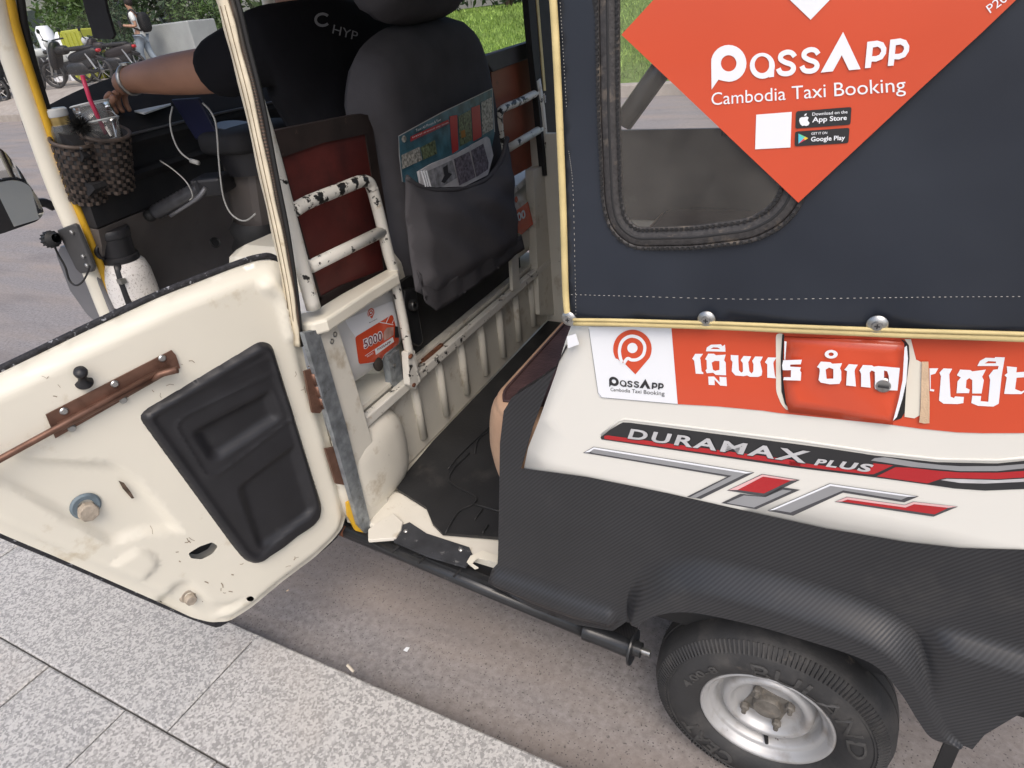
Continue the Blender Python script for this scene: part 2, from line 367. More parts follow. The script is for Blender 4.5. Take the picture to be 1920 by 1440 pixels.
m_lawn = ground_mat('lawn_soil', (.07, .12, .02), (.15, .24, .045), 14, (.3, .7))

def struct(o): o['kind'] = 'structure'; return o
# road: flat by the near kerb, cambered up towards the far kerb
RZ = lambda y: 0.0 if y < 1.6 else (y - 1.6) * .031
ys = [-.20, 1.6, 4.5, 8.0]; xs = [-260, -60, -20, -8, -3, 0, 3, 12, 60, 260]
V = [(x, y, RZ(y)) for y in ys for x in xs]; n = len(xs)
struct(obj('road', V, [(j * n + i, j * n + i + 1, (j + 1) * n + i + 1, (j + 1) * n + i) for j in range(3) for i in range(n - 1)], m_road, smooth=True))
# ground sheet to the horizon
struct(obj('ground', [(-900, -900, -.08), (900, -900, -.08), (900, 900, -.08), (-900, 900, -.08)], [(0, 1, 2, 3)], m_farpave))
# near pavement: bedding plus slabs one by one
SZ = .08
pav = struct(obj('pavement', *box((-1.2, -2.17, SZ / 2 - .012), (18, 4.0, SZ - .006)), m_grout))
def slab(x0, x1, y0, y1, k):
    g = .0022; dz = rng.uniform(-.0012, .0012); tx, ty = rng.normal(0, .0006, 2)
    x0 += g; x1 -= g; y0 += g; y1 -= g; b = .004; zt = SZ + dz; zb = SZ - .03
    V = []
    for (e, z) in ((0, zb), (0, zt - .0025), (b, zt)):
        for (x, y) in ((x0 + e, y0 + e), (x1 - e, y0 + e), (x1 - e, y1 - e), (x0 + e, y1 - e)): V.append((x, y, z + (tx if x > (x0 + x1) / 2 else 0) + (ty if y > (y0 + y1) / 2 else 0)))
    Fc = [(8, 9, 10, 11)]
    for l in (0, 4):
        for i in range(4): j = (i + 1) % 4; Fc.append((l + i, l + j, l + 4 + j, l + 4 + i))
    return obj('paving_slab', V, Fc, m_stone if k % 2 else m_stone2, pav)
k = 0
for i in range(-3, 4): slab(-1.181 + i * 1.0, -.181 + i * 1.0, -.448, -.170, k); k += 1
y1 = -.448
for row in range(4):
    off = [0, .13, .02, .17][row]
    for i in range(-4, 9): slab(-1.321 + off + i * .3005, -1.321 + off + (i + 1) * .3005, y1 - .30, y1, k); k += 1
    y1 -= .30
# kerb face stones below the edge row
obj('kerb_face', *box((-1.2, -.183, .028), (18, .02, .10)), m_stone, pav)

# loose grit swept against the kerb and under the vehicle
mb = MB()
for i in range(900):
    near = i < 600; x = rng.uniform(-2.2, .6); y_ = -.165 + (abs(rng.normal(0, .05)) if near else rng.uniform(0, 1.4)); r_ = rng.uniform(.0008, .0022) * (1.7 if rng.random() < .06 else 1)
    V_ = np.array([(1, 0, 0), (-1, 0, 0), (0, 1, 0), (0, -1, 0), (0, 0, .7), (0, 0, -.5)]) * r_ * rng.uniform(.6, 1.4, (6, 1)) + np.array([x, y_, r_ * .3])
    mb.add(V_, [(0, 2, 4), (2, 1, 4), (1, 3, 4), (3, 0, 4), (2, 0, 5), (1, 2, 5), (3, 1, 5), (0, 3, 5)])
gr = mb.build('road_grit', M('grit', (.26, .235, .21), .9, var=.5, vscale=60)); gr['kind'] = 'stuff'; gr['label'] = 'fine grit scattered on the road beside the kerb'

# far kerb, far pavement (rising bank) and lawn
V, Fc = box((-20, 8.09, RZ(8) + .02), (160, .18, .26)); struct(obj('far_kerb', V, Fc, m_farpave, bevel=.02))
FZ = lambda y: .30 + min(max(0, y - 8.2), 1.1) * .345
xs = [-150, -30, -11.2]; ys = [8.17, 9.3, 12.5, 60]
V = [(x, y, FZ(y)) for y in ys for x in xs]; struct(obj('far_pavement', V, [(j * 3 + i, j * 3 + i + 1, j * 3 + 4 + i, j * 3 + 3 + i) for j in range(3) for i in range(2)], m_farpave, smooth=True))
LZ = lambda y: .32 + max(0, min(y, 13.0) - 8.1) * .205 + max(0, y - 13) * .01
xs = [-11.2, -5, 0, 8, 60]; ys = [8.17, 9.5, 11, 13, 60]
V = [(x, y, LZ(y)) for y in ys for x in xs]; struct(obj('lawn', V, [(j * 5 + i, j * 5 + i + 1, j * 5 + 6 + i, j * 5 + 5 + i) for j in range(4) for i in range(4)], m_lawn, smooth=True))
m_grass = M('grass_blade', (.20, .30, .06), .6, var=.5, vscale=2.2)
N_ = 15000; gx = rng.uniform(-11, -2.5, N_); gy = rng.uniform(8.3, 13.3, N_); hh = rng.uniform(.035, .085, N_); an = rng.uniform(0, 6.28, N_); ln = rng.normal(0, .03, (N_, 2))
gz = .32 + (np.minimum(gy, 13) - 8.1) * .205 + np.maximum(0, gy - 13) * .01
wx, wy = np.cos(an) * .012, np.sin(an) * .012
P = np.stack([np.stack([gx - wx, gy - wy, gz - .005], 1), np.stack([gx + wx, gy + wy, gz - .005], 1), np.stack([gx + ln[:, 0], gy + ln[:, 1], gz + hh], 1)], 1).reshape(-1, 3)
g = obj('lawn_grass', P, np.arange(N_ * 3).reshape(-1, 3), m_grass); g['kind'] = 'stuff'; g['label'] = 'bright green mown grass on the bank across the road'

# ---- foliage helpers
def leaves(c, rad, n, size, seed, shell=.55, stretch=(1, 1, 1), long=1.6):
    r = np.random.default_rng(seed); d = r.normal(size=(n, 3)); d /= np.linalg.norm(d, axis=1)[:, None]
    lump = 1 + .22 * np.sin(d[:, 0] * 5 + seed) * np.cos(d[:, 1] * 4 + seed * 2) + .18 * np.sin(d[:, 2] * 7 + seed)
    rr = (shell + (1 - shell) * r.random(n)) * lump
    p = np.array(c) + d * rr[:, None] * np.array(rad)
    u = r.normal(size=(n, 3)); u /= np.linalg.norm(u, axis=1)[:, None]; v = np.cross(u, r.normal(size=(n, 3))); v /= np.linalg.norm(v, axis=1)[:, None]
    s = size * r.uniform(.6, 1.4, n)[:, None]; w = s * .5
    P = np.stack([p - u * s * long / 2, p + v * w / 2, p + u * s * long / 2, p - v * w / 2], 1).reshape(-1, 3)
    return P, np.arange(n * 4).reshape(-1, 4)
m_leafd = M('leaf_dark', (.028, .055, .018), .5, var=.5, vscale=6); m_leafm = M('leaf_mid', (.06, .11, .025), .5, var=.5, vscale=5); m_leafy = M('leaf_yellowgreen', (.20, .24, .06), .5, var=.4, vscale=5)
m_bark = M('bark', (.10, .075, .055), .9, var=.3, vscale=30, bump=.6, bscale=60)
def bush(name, label, c, rad, n, size, seed, mat, group=None, stem=True):
    t = thing(name, label, 'shrub' if name != 'hedge' else 'hedge', (c[0], c[1], c[2]), group)
    P, f = leaves((c[0], c[1], c[2] + rad[2] * .95), rad, n, size, seed); obj('crown', P, f, mat, t)
    mb = MB()
    for a in range(5):
        mb.add(*tube([(c[0], c[1], c[2] - .03), (c[0] + rad[0] * .5 * math.cos(a * 1.3), c[1] + rad[1] * .5 * math.sin(a * 1.3), c[2] + rad[2] * 1.1)], [.03, .01], 6))
    mb.build('trunk', m_bark, t); return t
# hedge behind the lawn, four clipped bushes in a row
for i, x in enumerate((-10.6, -8.9, -7.2, -5.5)):
    bush('hedge', 'clipped dark green hedge bush along the top of the lawn', (x, 13.6, LZ(13.6)), (1.05, .6, .62), 2300, .075, 20 + i, m_leafd, 'hedge bushes behind the lawn')
bush('shrub', 'low rounded shrub growing on the lawn beside the far door post', (-5.55, 11.6, LZ(11.6)), (.28, .28, .22), 600, .06, 31, m_leafd)
bush('shrub', 'pale green shrub at the edge of lawn and far pavement', (-11.4, 12.2, FZ(12.2)), (.7, .6, .55), 1500, .08, 33, m_leafm)
# far planting seen through the windscreen
bush('shrub', 'dark rounded bush beside the grey planter wall', (-18.6, 12.1, FZ(12.1)), (.85, .6, .55), 1900, .09, 35, m_leafd)
bush('shrub', 'tall conical cypress behind the grey planter wall', (-20.3, 13.6, FZ(13)), (.55, .55, 1.15), 2000, .08, 36, m_leafd)
for i, (x, y) in enumerate(((-26, 17), (-22.5, 18), (-18.5, 19), (-14, 18), (-10, 19))):
    t = thing('broadleaf_tree', ['broadleaf tree with pale green crown at the street end of the far row', 'dark crowned broadleaf tree behind the white drums', 'pale green broadleaf tree behind the spiky plant', 'dark crowned broadleaf tree behind the far path', 'pale green broadleaf tree behind the lawn hedge'][i], 'tree', (x, y, .68), 'trees behind the far planting')
    mb = MB(); mb.add(*tube(smoothpath([(x, y, .66), (x + .1, y, 2.2), (x - .1, y + .1, 3.6)], 4), np.linspace(.16, .09, 9), 8))
    for a in range(5): mb.add(*tube([(x, y, 2.5 + a * .2), (x + 1.3 * math.cos(a * 1.3), y + 1.3 * math.sin(a * 1.3), 3.6 + a * .2)], [.06, .02], 6))
    mb.build('trunk', m_bark, t)
    P, f = leaves((x, y, 3.5), (2.4, 2.1, 2.0), 4200, .2, 50 + i, shell=.3); obj('crown', P, f, [m_leafm, m_leafd][i % 2], t)
for i, (x, y, rx_, rz_) in enumerate(((-27.5, 14.5, 1.3, .9), (-24.6, 15, 1.2, 1.0), (-21.8, 15.2, 1.3, .95), (-18.9, 15.6, 1.3, 1.0), (-16.0, 15.8, 1.2, .8), (-13.4, 15.6, 1.2, .9))):
    bush('hedge', ['dense dark hedge clump at the far end of the bikes', 'tall hedge clump behind the white drums', 'hedge clump behind the cypress', 'hedge clump behind the spiky plant', 'low hedge clump beyond the pale planter block', 'hedge clump between the path and the lawn'][i], (x, y, .66), (rx_, .8, rz_), 2400, .10, 70 + i, [m_leafd, m_leafm][i % 2], 'hedge clumps behind the far planting')
# spiky yellow-green plant
t = thing('spiky_plant', 'spiky yellow green strap leaved plant on the planter wall', 'plant', (-18.3, 13.0, 1.70))
mb = MB()
for i in range(60):
    a = rng.uniform(0, 6.28); e = rng.uniform(.3, 1.4); l = rng.uniform(.5, .95); d = np.array([math.cos(a) * math.cos(e), math.sin(a) * math.cos(e), math.sin(e)])
    p0 = np.array([-18.3, 13.0, 1.70]); p1 = p0 + d * l * .6; p2 = p0 + d * l + np.array([0, 0, -.22 * l]); s = np.cross(d, [0, 0, 1]); s /= np.linalg.norm(s) + 1e-9; s *= .035
    mb.add([p0 - s * .5, p0 + s * .5, p1 + s, p1 - s, p2], [(0, 1, 2, 3), (3, 2, 4)])
mb.build('leaf_rosette', m_leafy, t)
# planter wall blocks
m_conc = M('concrete_planter', (.33, .35, .345), .8, var=.08, vscale=3, bump=.3, bscale=40)
for i, (x, y, sx, sy, h, lb) in enumerate(((-17.0, 13.0, 2.2, .9, 1.15, 'pale grey concrete planter block behind the walking person'), (-20.2, 13.4, 1.9, .9, .85, 'grey concrete planter block behind the parked motorbikes'))):
    p = obj('planter_wall', *box((x, y, FZ(y) + h / 2 - .02), (sx, sy, h)), m_conc, bevel=.03); tag(p, lb, 'planter')
# low building wall closing the street far behind
m_wall = M('far_render', (.22, .23, .21), .85, var=.1, vscale=.8)
t = thing('building', 'long pale grey building behind the far trees', 'building', (-30, 27, .9))
obj('wall', *box((-24, 27, 3.2), (60, .4, 5.2)), m_wall, t)
m_win = M('far_window', (.03, .04, .045), .15)
for i in range(14): obj('window', *box((-50 + i * 4, 26.78, 3.0), (1.8, .06, 1.6)), m_win, t)
obj('roof', *box((-24, 27, 5.95), (61, 1.4, .25)), m_conc, t)
# ================================================================== the auto rickshaw: rear body, canvas, wheel
RK = thing('auto_rickshaw', 'cream and black three wheeled auto rickshaw parked at the kerb, side door open', 'auto rickshaw', (-.5, .63, 0))
def yb0(x, z): return -.018 - .04 * x + .045 * (z - .7)          # plain side of the body, tapering to the front
def side0(px, py, off=0):
    p = at(px, py, 1, 0)
    for _ in range(6): p = at(px, py, 1, yb0(p[0], p[2]) - off)
    return p
A_ = lambda L, off=0: [tuple(side0(px, py, off)[[0, 2]]) for px, py in L]
def cr(L, n=140):
    q = np.array(smoothpath([(a, b, 0) for a, b in L], 12))[:, :2]; d = np.r_[0, np.cumsum(np.hypot(*np.diff(q, axis=0).T))]; t = np.linspace(0, d[-1], n)
    return [(float(np.interp(u, d, q[:, 0])), float(np.interp(u, d, q[:, 1]))) for u in t]
crest = cr(A_([(1174, 1165), (1180, 1105), (1212, 1056), (1290, 1036), (1400, 1056), (1500, 1082), (1600, 1115), (1680, 1153), (1735, 1203), (1772, 1265), (1800, 1330), (1820, 1376)], 0))
edge = cr(A_([(1186, 1196), (1198, 1172), (1226, 1155), (1290, 1147), (1400, 1168), (1500, 1196), (1600, 1228), (1650, 1254), (1690, 1300), (1720, 1348), (1746, 1382), (1786, 1396)], .032))
bead = (A_([(922, 1068), (1000, 1093), (1080, 1122), (1150, 1150)], .01), A_([(918, 1098), (1000, 1136), (1080, 1166), (1150, 1178)], .01))
FL = crest + edge[::-1]; BD = bead[0] + bead[1][::-1]
ledge_z = side0(1850, 1200)[2]
def sm(t): t = np.clip(t, 0, 1); return t * t * (3 - 2 * t)
def ledge_b(P): P = np.asarray(P, float); return .024 * sm((ledge_z + .008 - P[:, 1]) / .03) * sm((P[:, 0] - .17) / .05)
def fprof(t): return .034 * np.where(t < .66, .75 * sm(t / .66) + .25 * t / .66, 1) - .002 * np.clip((t - .6) / .4, 0, 1)
def ybump(P):
    P = np.asarray(P, float); o = np.zeros(len(P))
    i = inside(P, [BD]); d1 = segdist(P, bead[0], False); d2 = segdist(P, bead[1], False); t = d1 / (d1 + d2 + 1e-9)
    o = np.where(i, .020 * np.sin(np.pi * t) ** .8, o)
    return np.maximum(o, ledge_b(P))
def yb(x, z): return yb0(x, z) - ybump([(x, z)])[0]
def side(px, py, off=0, bump=False):
    p = at(px, py, 1, 0)
    for _ in range(6): p = at(px, py, 1, (yb(p[0], p[2]) if bump else yb0(p[0], p[2])) - off)
    return p
S2 = lambda L: [tuple(side(px, py)[[0, 2]]) for px, py in L]
# painted upper panel
low = S2([(978, 877), (1100, 893), (1250, 923), (1400, 957), (1550, 990), (1700, 1015), (1800, 1026), (1920, 1029)])
front = [(1078, 604), (1060, 640), (1042, 700), (1010, 790), (990, 840)]
XR = .62
def panel_out(dz=0): return S2(front) + [(x, z - dz) for x, z in low] + [(XR, low[-1][1] - dz + .012), (XR, 1.075)]
o_ = panel_out(.02); o_[0] = (o_[0][0], o_[0][1] + .01)
v, f = fill([o_], gridpts([o_], .05))
panel = obj('side_panel', [(x, yb0(x, z), z) for x, z in v], f, m_panel, RK, smooth=True, thick=.004)
# carbon vinyl over flank, arch, front edge of the panel
fe = [(1064, 650), (1042, 690), (1000, 720), (960, 745), (945, 770), (938, 830), (936, 960), (934, 1055), (922, 1068), (915, 1092), (1000, 1140), (1080, 1170), (1150, 1182), (1180, 1198)]
rearlow = A_([(1846, 1376), (1920, 1332)], .024)
car = S2(fe[:-1]) + [tuple(p) for p in crest] + rearlow + [(XR, rearlow[-1][1] + .03), (XR, low[-1][1] + .012)] + low[::-1] + S2([(1000, 800), (1030, 720), (1062, 645)])
car = resample(car, .014)
ex = gridpts([car], .0125, .5)
v, f = fill([car], ex[inside(ex, [car])]); y = np.array([yb0(a, b) for a, b in v]) - ybump(v)
# wheel-arch flare: structured strip from its crest to the wheel opening
TV = [0, .06, .14, .24, .34, .44, .52, .58, .64, .72, .82, .92, 1]; V = []; nC = len(crest)
for t in TV:
    P_ = np.array(crest) * (1 - t) + np.array(edge) * t; o_f = np.maximum(fprof(np.full(nC, t)), ledge_b(P_)); fade = sm(np.linspace(0, 1, nC) / .06)
    for (a, b), q in zip(P_, o_f * fade): V.append((a, yb0(a, b) - q - .0015, b))
flare = obj('arch_flare', V, [(r * nC + c, (r + 1) * nC + c, (r + 1) * nC + c + 1, r * nC + c + 1) for r in range(len(TV) - 1) for c in range(nC - 1)], m_carbon, RK, smooth=True, label='flared rear wheel arch in black carbon look vinyl')
# the arch lip rolls inwards: extra row behind the edge
V = [(a, yy - .0015, b) for (a, b), yy in zip(v, y)]; flank = obj('flank_wrap', V, f, m_carbon, RK, smooth=True, label='black carbon fibre look vinyl over the flank and wheel arch')
lip = edge[::2] + [edge[-1]]; yl = np.array([yb0(a, b) for a, b in lip]) - .032 * sm(np.linspace(0, 1, len(lip)) / .06)
V = []; 
for (a, b), q in zip(lip, yl): V += [(a, q - .0012, b), (a, q + .012, b - .004), (a, .14, b + .004)]
obj('arch_lip', V, [(i * 3 + j, i * 3 + j + 1, i * 3 + j + 4, i * 3 + j + 3) for i in range(len(lip) - 1) for j in range(2)], m_carbon, RK, smooth=True)
# wheel housing, dark
V = []
for (a, b) in lip: V += [(a, .10, b + .004), (a * 1.05, .34, b + .02)]
V += [(0, .34, .25)]
obj('wheel_housing', V, [(i * 2, i * 2 + 1, i * 2 + 3, i * 2 + 2) for i in range(len(lip) - 1)] + [(i * 2 + 1, len(V) - 1, i * 2 + 3) for i in range(len(lip) - 1)], m_black, RK)
# flank behind lower edge folds under
lowe = S2([(915, 1092), (1000, 1140), (1080, 1170), (1150, 1182), (1180, 1198)])
V = []
for a, b in lowe: V += [(a, yb0(a, b), b), (a, yb0(a, b) + .05, b - .03), (a, .35, b - .02)]
obj('sill_return', V, [(i * 3 + j, i * 3 + j + 1, i * 3 + j + 4, i * 3 + j + 3) for i in range(len(lowe) - 1) for j in range(2)], m_carbon, RK, smooth=True)
# small white tab and panel front edge thickness
D = Decal(side)
D.poly([[(1064, 630), (1080, 625), (1086, 645), (1066, 652)]], .012, 'w'); D.build('w', 'torn_tab', m_white, RK, thick=.002)

# ---------------- stickers on the painted panel
Z1 = Zm(1100, 600, .21875); Z2 = Zm(1460, 600, .239583); Z3 = Zm(1320, 40, .208333); Z6 = Zm(1080, 780, .21875); Z7 = Zm(1480, 840, .229167)
D = Decal(side)
D.poly([Z1([(15, 60), (725, 60), (780, 722), (130, 665), (108, 652), (95, 625)])], .0014, 'label')
D.poly([Z1([(726, 60), (781, 722)]) + [(1345, 762), (1430, 770)] + Z2([(0, 728), (900, 822), (1100, 850), (1400, 880), (1600, 886)]) + [(1920, 812), (2200, 812), (2190, 640), (1920, 628), (1700, 622), (1480, 612)]], .0014, 'orange')
lab = D.build('label', 'logo_sticker', m_white, RK, label='white logo sticker under the canvas hem')
band = D.build('orange', 'orange_banner_sticker', m_orange, RK, label='orange banner sticker with white lettering')
# PassApp word mark in Z3 coordinates
def passapp():
    P = []
    body = [(65, 380)] + ell((222, 378), 160, 166, 22, 180, 450)[1:] + [(170, 535), (130, 525), (68, 615)]
    P.append([body, ell((222, 378), 70, 73)])
    P.append([ell((525, 400), 113, 117), ell((522, 390), 66, 76)]); P.append([[(585, 320), (612, 330), (633, 380), (630, 500), (583, 505), (586, 440)]])
    s_ = smoothpath([(818, 318), (790, 285), (745, 278), (698, 300), (690, 340), (730, 368), (785, 388), (806, 420), (785, 458), (738, 472), (690, 462), (668, 425)], 4)
    P.append([stroke(s_, 46)]); P.append([stroke([(p[0] + 212, p[1] - 23) for p in s_], 46)])
    P.append([[(1252, 95), (1410, 430), (1305, 440), (1240, 305), (1160, 450), (1050, 462)]])
    for dx, dy in ((0, 0), (206, -20)):
        o = [(1470, 185), (1560, 173), (1615, 190), (1642, 240), (1638, 290), (1605, 340), (1550, 362), (1508, 362), (1500, 418), (1448, 422)]; h = [(1520, 235), (1565, 228), (1590, 245), (1595, 270), (1578, 300), (1550, 312), (1512, 314)]
        P.append([[(x + dx, y + dy) for x, y in o], [(x + dx, y + dy) for x, y in h]])
    return P
def affine(src, dst):
    A = np.linalg.solve(np.c_[np.array(src, float), np.ones(3)], np.array(dst, float)); return lambda L: [tuple(np.array([p[0], p[1], 1.]) @ A) for p in L]
def pin(zf, D, off, ok, wk):
    o = ell((392, 248), 165, 164, 40, 150, 388) + [(510, 358), (418, 466), (330, 378), (352, 345), (300, 372), (268, 335)]
    D.poly([zf(o)], off, ok)
    D.poly([zf(stroke(smoothpath([(306, 372), (288, 320), (281, 255), (300, 190), (340, 152), (392, 138), (450, 156), (490, 200), (498, 250), (480, 305), (435, 338), (385, 342), (350, 330), (316, 372)], 4), 27))], off + .0005, wk)
    D.poly([zf(ell((392, 240), 44, 44))], off + .0005, wk)
D = Decal(side)
af = affine([(65, 380), (1252, 95), (1845, 230)], [Z1([(192, 520)])[0], Z1([(503, 505)])[0], Z1([(660, 563)])[0]])
for i_, lp in enumerate(passapp()): D.poly([af(L) for L in lp], .0021 + .00008 * i_, 'ink')
D.text('Cambodia Taxi Booking', Z1([(203, 618), (668, 660), (668, 612), (205, 580)]), .0021, 'ink2')
pin(Z1, D, .0020, 'pin', 'pinw')
D.build('ink', 'lettering', m_ink, lab); D.build('ink2', 'lettering', m_ink, lab); D.build('pin', 'pin_logo', m_orange, lab); D.build('pinw', 'pin_logo_lines', m_white, lab)
D.poly([Z1(stroke([(18, 75), (97, 625), (130, 665), (780, 722)], 3))], .0018, 'cut'); D.build('cut', 'label_edge', m_silverdk, lab)
# Khmer lettering, glyph by glyph
K1 = [[[(905, 332), (930, 290), (998, 290), (972, 325), (976, 345), (985, 440), (1000, 450), (1000, 463), (935, 460), (922, 350)]],
      [[(1015, 335), (1042, 288), (1092, 290), (1108, 302), (1192, 297), (1178, 345), (1192, 365), (1195, 474), (1105, 470), (1085, 452), (1030, 456), (1018, 432), (1030, 420), (1028, 345)], [(1072, 366), (1098, 350), (1138, 352), (1138, 428), (1100, 436), (1082, 425)]],
      [[(1022, 268), (1030, 235), (1065, 212), (1150, 208), (1165, 225), (1185, 210), (1190, 272)], [(1062, 248), (1085, 234), (1125, 236), (1145, 250)]],
      [[(1042, 485), (1092, 484), (1140, 535), (1138, 487), (1197, 490), (1202, 566), (1145, 562), (1095, 510), (1098, 558), (1046, 556)]],
      [[(1235, 300), (1300, 303), (1300, 340), (1305, 430), (1325, 452), (1340, 440), (1338, 370), (1320, 345), (1345, 308), (1410, 312), (1395, 345), (1385, 360), (1395, 440), (1413, 458), (1428, 440), (1430, 380), (1418, 350), (1445, 312), (1510, 315), (1495, 345), (1487, 360), (1505, 440), (1500, 475), (1470, 488), (1400, 487), (1375, 475), (1345, 482), (1275, 475), (1243, 440), (1250, 360), (1235, 340)]],
      [[(1528, 362), (1555, 320), (1628, 322), (1605, 355), (1600, 372), (1612, 470), (1622, 500), (1548, 494), (1548, 380)]]]
K1h = [[[(1685, 345), (1845, 340), (1835, 380), (1745, 382), (1745, 400), (1838, 405), (1828, 430), (1840, 450), (1835, 520), (1685, 515), (1690, 490), (1750, 490), (1752, 430), (1680, 430), (1675, 390)]]]
K2h = [[ell((411, 268), 51, 34), ell((411, 268), 20, 14)],
       [[(300, 368), (330, 325), (405, 330), (420, 342), (497, 338), (480, 378), (490, 400), (490, 470), (475, 500), (400, 503), (330, 490), (312, 470), (322, 400), (318, 378)], [(368, 388), (395, 372), (428, 385), (428, 458), (376, 460)]],
       [[(513, 390), (550, 345), (620, 350), (598, 385), (594, 400), (603, 500), (605, 520), (528, 512), (535, 400)]],
       [[(632, 395), (660, 352), (730, 355), (745, 365), (780, 360), (948, 375), (930, 552), (865, 550), (862, 440), (850, 402), (825, 395), (825, 545), (755, 540), (752, 405), (728, 395), (712, 410), (720, 530), (645, 522), (645, 420)]]]
K2 = [[[(1180, 378), (1250, 378), (1225, 420), (1190, 430), (1190, 540), (1218, 545), (1215, 560), (1183, 555)]],
      [[(1258, 412), (1290, 378), (1358, 382), (1335, 425), (1345, 600), (1372, 612), (1380, 598), (1450, 602), (1445, 650), (1400, 658), (1290, 655), (1255, 630), (1270, 440)]],
      [[(1395, 432), (1420, 388), (1500, 392), (1515, 402), (1622, 388), (1600, 430), (1592, 445), (1606, 470), (1588, 575), (1515, 575), (1515, 470), (1492, 455), (1470, 470), (1465, 530), (1495, 545), (1490, 572), (1392, 572), (1400, 480), (1425, 450)]],
      [[(1555, 360), (1575, 320), (1620, 295), (1690, 298), (1695, 290), (1770, 292), (1745, 440), (1722, 655), (1680, 678), (1560, 672), (1508, 650), (1515, 592), (1585, 595), (1580, 635), (1640, 640), (1655, 470), (1645, 435), (1680, 390), (1715, 385), (1722, 360)], [(1612, 340), (1640, 322), (1700, 325), (1700, 338)]],
      [[(1768, 432), (1790, 415), (1785, 362), (1865, 370), (1860, 410), (1925, 405), (2010, 400), (2010, 580), (1960, 585), (1925, 560), (1900, 580), (1820, 580), (1765, 578), (1785, 450)], [(1862, 452), (1955, 445), (1950, 540), (1900, 560), (1850, 540)]]]
D = Decal(side)
for g_ in K1: D.poly([Z1(L) for L in g_], .0021, 'k')
for g_ in K2: D.poly([Z2(L) for L in g_], .0021, 'k2')
D.build('k', 'lettering', m_white, band); D.build('k2', 'lettering', m_white, band)
# fuel flap, raised, over a recess
flo = Z2([(48, 122), (500, 135), (960, 156), (980, 170), (982, 235), (965, 480), (945, 620), (890, 795), (500, 758), (84, 702), (60, 620), (34, 420), (40, 240)])
P2 = [tuple(side(*p)[[0, 2]]) for p in flo]; v, f = fill([P2], gridpts([P2], .02))
flap = obj('fuel_flap', [(a, yb0(a, b) - .0055 - .002 * math.sin((a + b) * 40), b) for a, b in v], f, m_orange, RK, smooth=True, thick=.004, label='orange covered fuel flap with a round lock')
D = Decal(lambda x, y, off: side(x, y, off + .008 + .0008))
for g_ in K1h: D.poly([Z1(L) for L in g_], .0008, 'k')
for g_ in K2h: D.poly([Z2(L) for L in g_], .0008, 'k2')
D.build('k', 'lettering', m_white, flap); D.build('k2', 'lettering', m_white, flap)
c = side(*Z2([(820, 506)])[0], .006); obj('lock', *lathe([(0, .0045), (.008, .0045), (.0085, .003), (.0100, .002), (.0105, 0)], c, (0, -1, 0), 24), m_steel, flap, smooth='auto')
obj('lock_slot', *box(c + np.array([0, -.0062, 0]), (.012, .0016, .002)), m_ink, flap)
D = Decal(side)
D.poly([Z2(rounded([(-22, 105), (45, 105), (45, 300), (60, 600), (90, 700), (60, 705), (20, 660), (-20, 560)], 30))], .002, 'ch'); D.poly([Z2([(28, 112), (44, 112), (36, 300), (50, 560), (80, 690), (50, 660), (22, 560), (16, 300)])], .0026, 'gap')
D.poly([Z2([(960, 150), (1010, 180), (1030, 230), (1015, 420), (1000, 700), (960, 770), (905, 790), (960, 600), (985, 400), (985, 200)])], .0021, 'gap2')
D.poly([Z2([(985, 150), (1035, 150), (1075, 310), (1122, 332), (1105, 745), (1062, 770), (985, 758), (1000, 500), (1025, 300), (1020, 200)])], .0026, 'ch2')
D.poly([Z2([(1120, 325), (1172, 325), (1176, 480), (1182, 640), (1180, 805), (1140, 808), (1100, 798), (1110, 700)])], .0034, 'tape')
D.build('ch', 'flap_surround', m_cream, RK); D.build('ch2', 'flap_surround', m_cream, RK); D.build('gap', 'flap_gap', m_black, RK); D.build('gap2', 'flap_gap', m_black, RK); D.build('tape', 'fabric_tape', m_beige, RK, thick=.001, label='strip of beige fabric tape')
D.poly([Z2([(45, 165), (62, 170), (50, 330), (44, 300)]), ], .0105, 'torn'); D.poly([Z2([(985, 215), (1003, 200), (1012, 300), (1000, 480), (968, 620), (925, 760), (895, 790), (940, 620), (970, 470)])], .0105, 'torn2'); D.build('torn', 'torn_edge', m_white, flap); D.build('torn2', 'torn_edge', m_white, flap)

# model name stripe and chevrons
D = Decal(side)
blk = [(1126, 820.5), (1129, 815), (1160, 796), (1168, 792), (1180, 792.5), (1500, 833.6), (1555, 841), (1640, 854), (1755, 866.5), (1870, 869), (1920, 864), (1990, 858), (1990, 908), (1920, 917), (1847, 920), (1790, 916), (1732, 907.6), (1640, 895), (1480, 875.5), (1135, 825), (1128, 824)]
D.poly([blk], .0012, 'b')
D.poly([Z6([(240, 172), (270, 166), (1925, 385), (1925, 430), (245, 197)])], .0016, 'r')
D.poly([Z7([(0, 105), (150, 128), (640, 190), (690, 125), (850, 142), (690, 215), (640, 215), (0, 140)])], .0016, 'r')
D.poly([Z7([(868, 157), (1000, 162), (1200, 185), (1400, 200), (1700, 202), (1925, 187), (2100, 170), (2100, 230), (1925, 240), (1700, 255), (1280, 245), (1225, 258), (1130, 290), (712, 232)])], .0016, 'r')
D.poly([Z7([(668, 102), (700, 82), (780, 75), (1050, 118), (1250, 140), (1400, 149), (1700, 148), (1925, 130), (2100, 115), (2100, 150), (1925, 166), (1700, 189), (1400, 189), (1000, 154), (800, 122)])], .0017, 's')
D.poly([Z7([(1240, 262), (1290, 252), (1700, 263), (1925, 250), (2100, 235), (2100, 262), (1925, 276), (1600, 291), (1400, 286)])], .0017, 'c')
D.text('DURAMAX', [(1175.5, 823.5), (1513, 871), (1521, 845.7), (1180.6, 802.5)], .0020, 'ls', bold=.045, shear=.05, space=1.22)
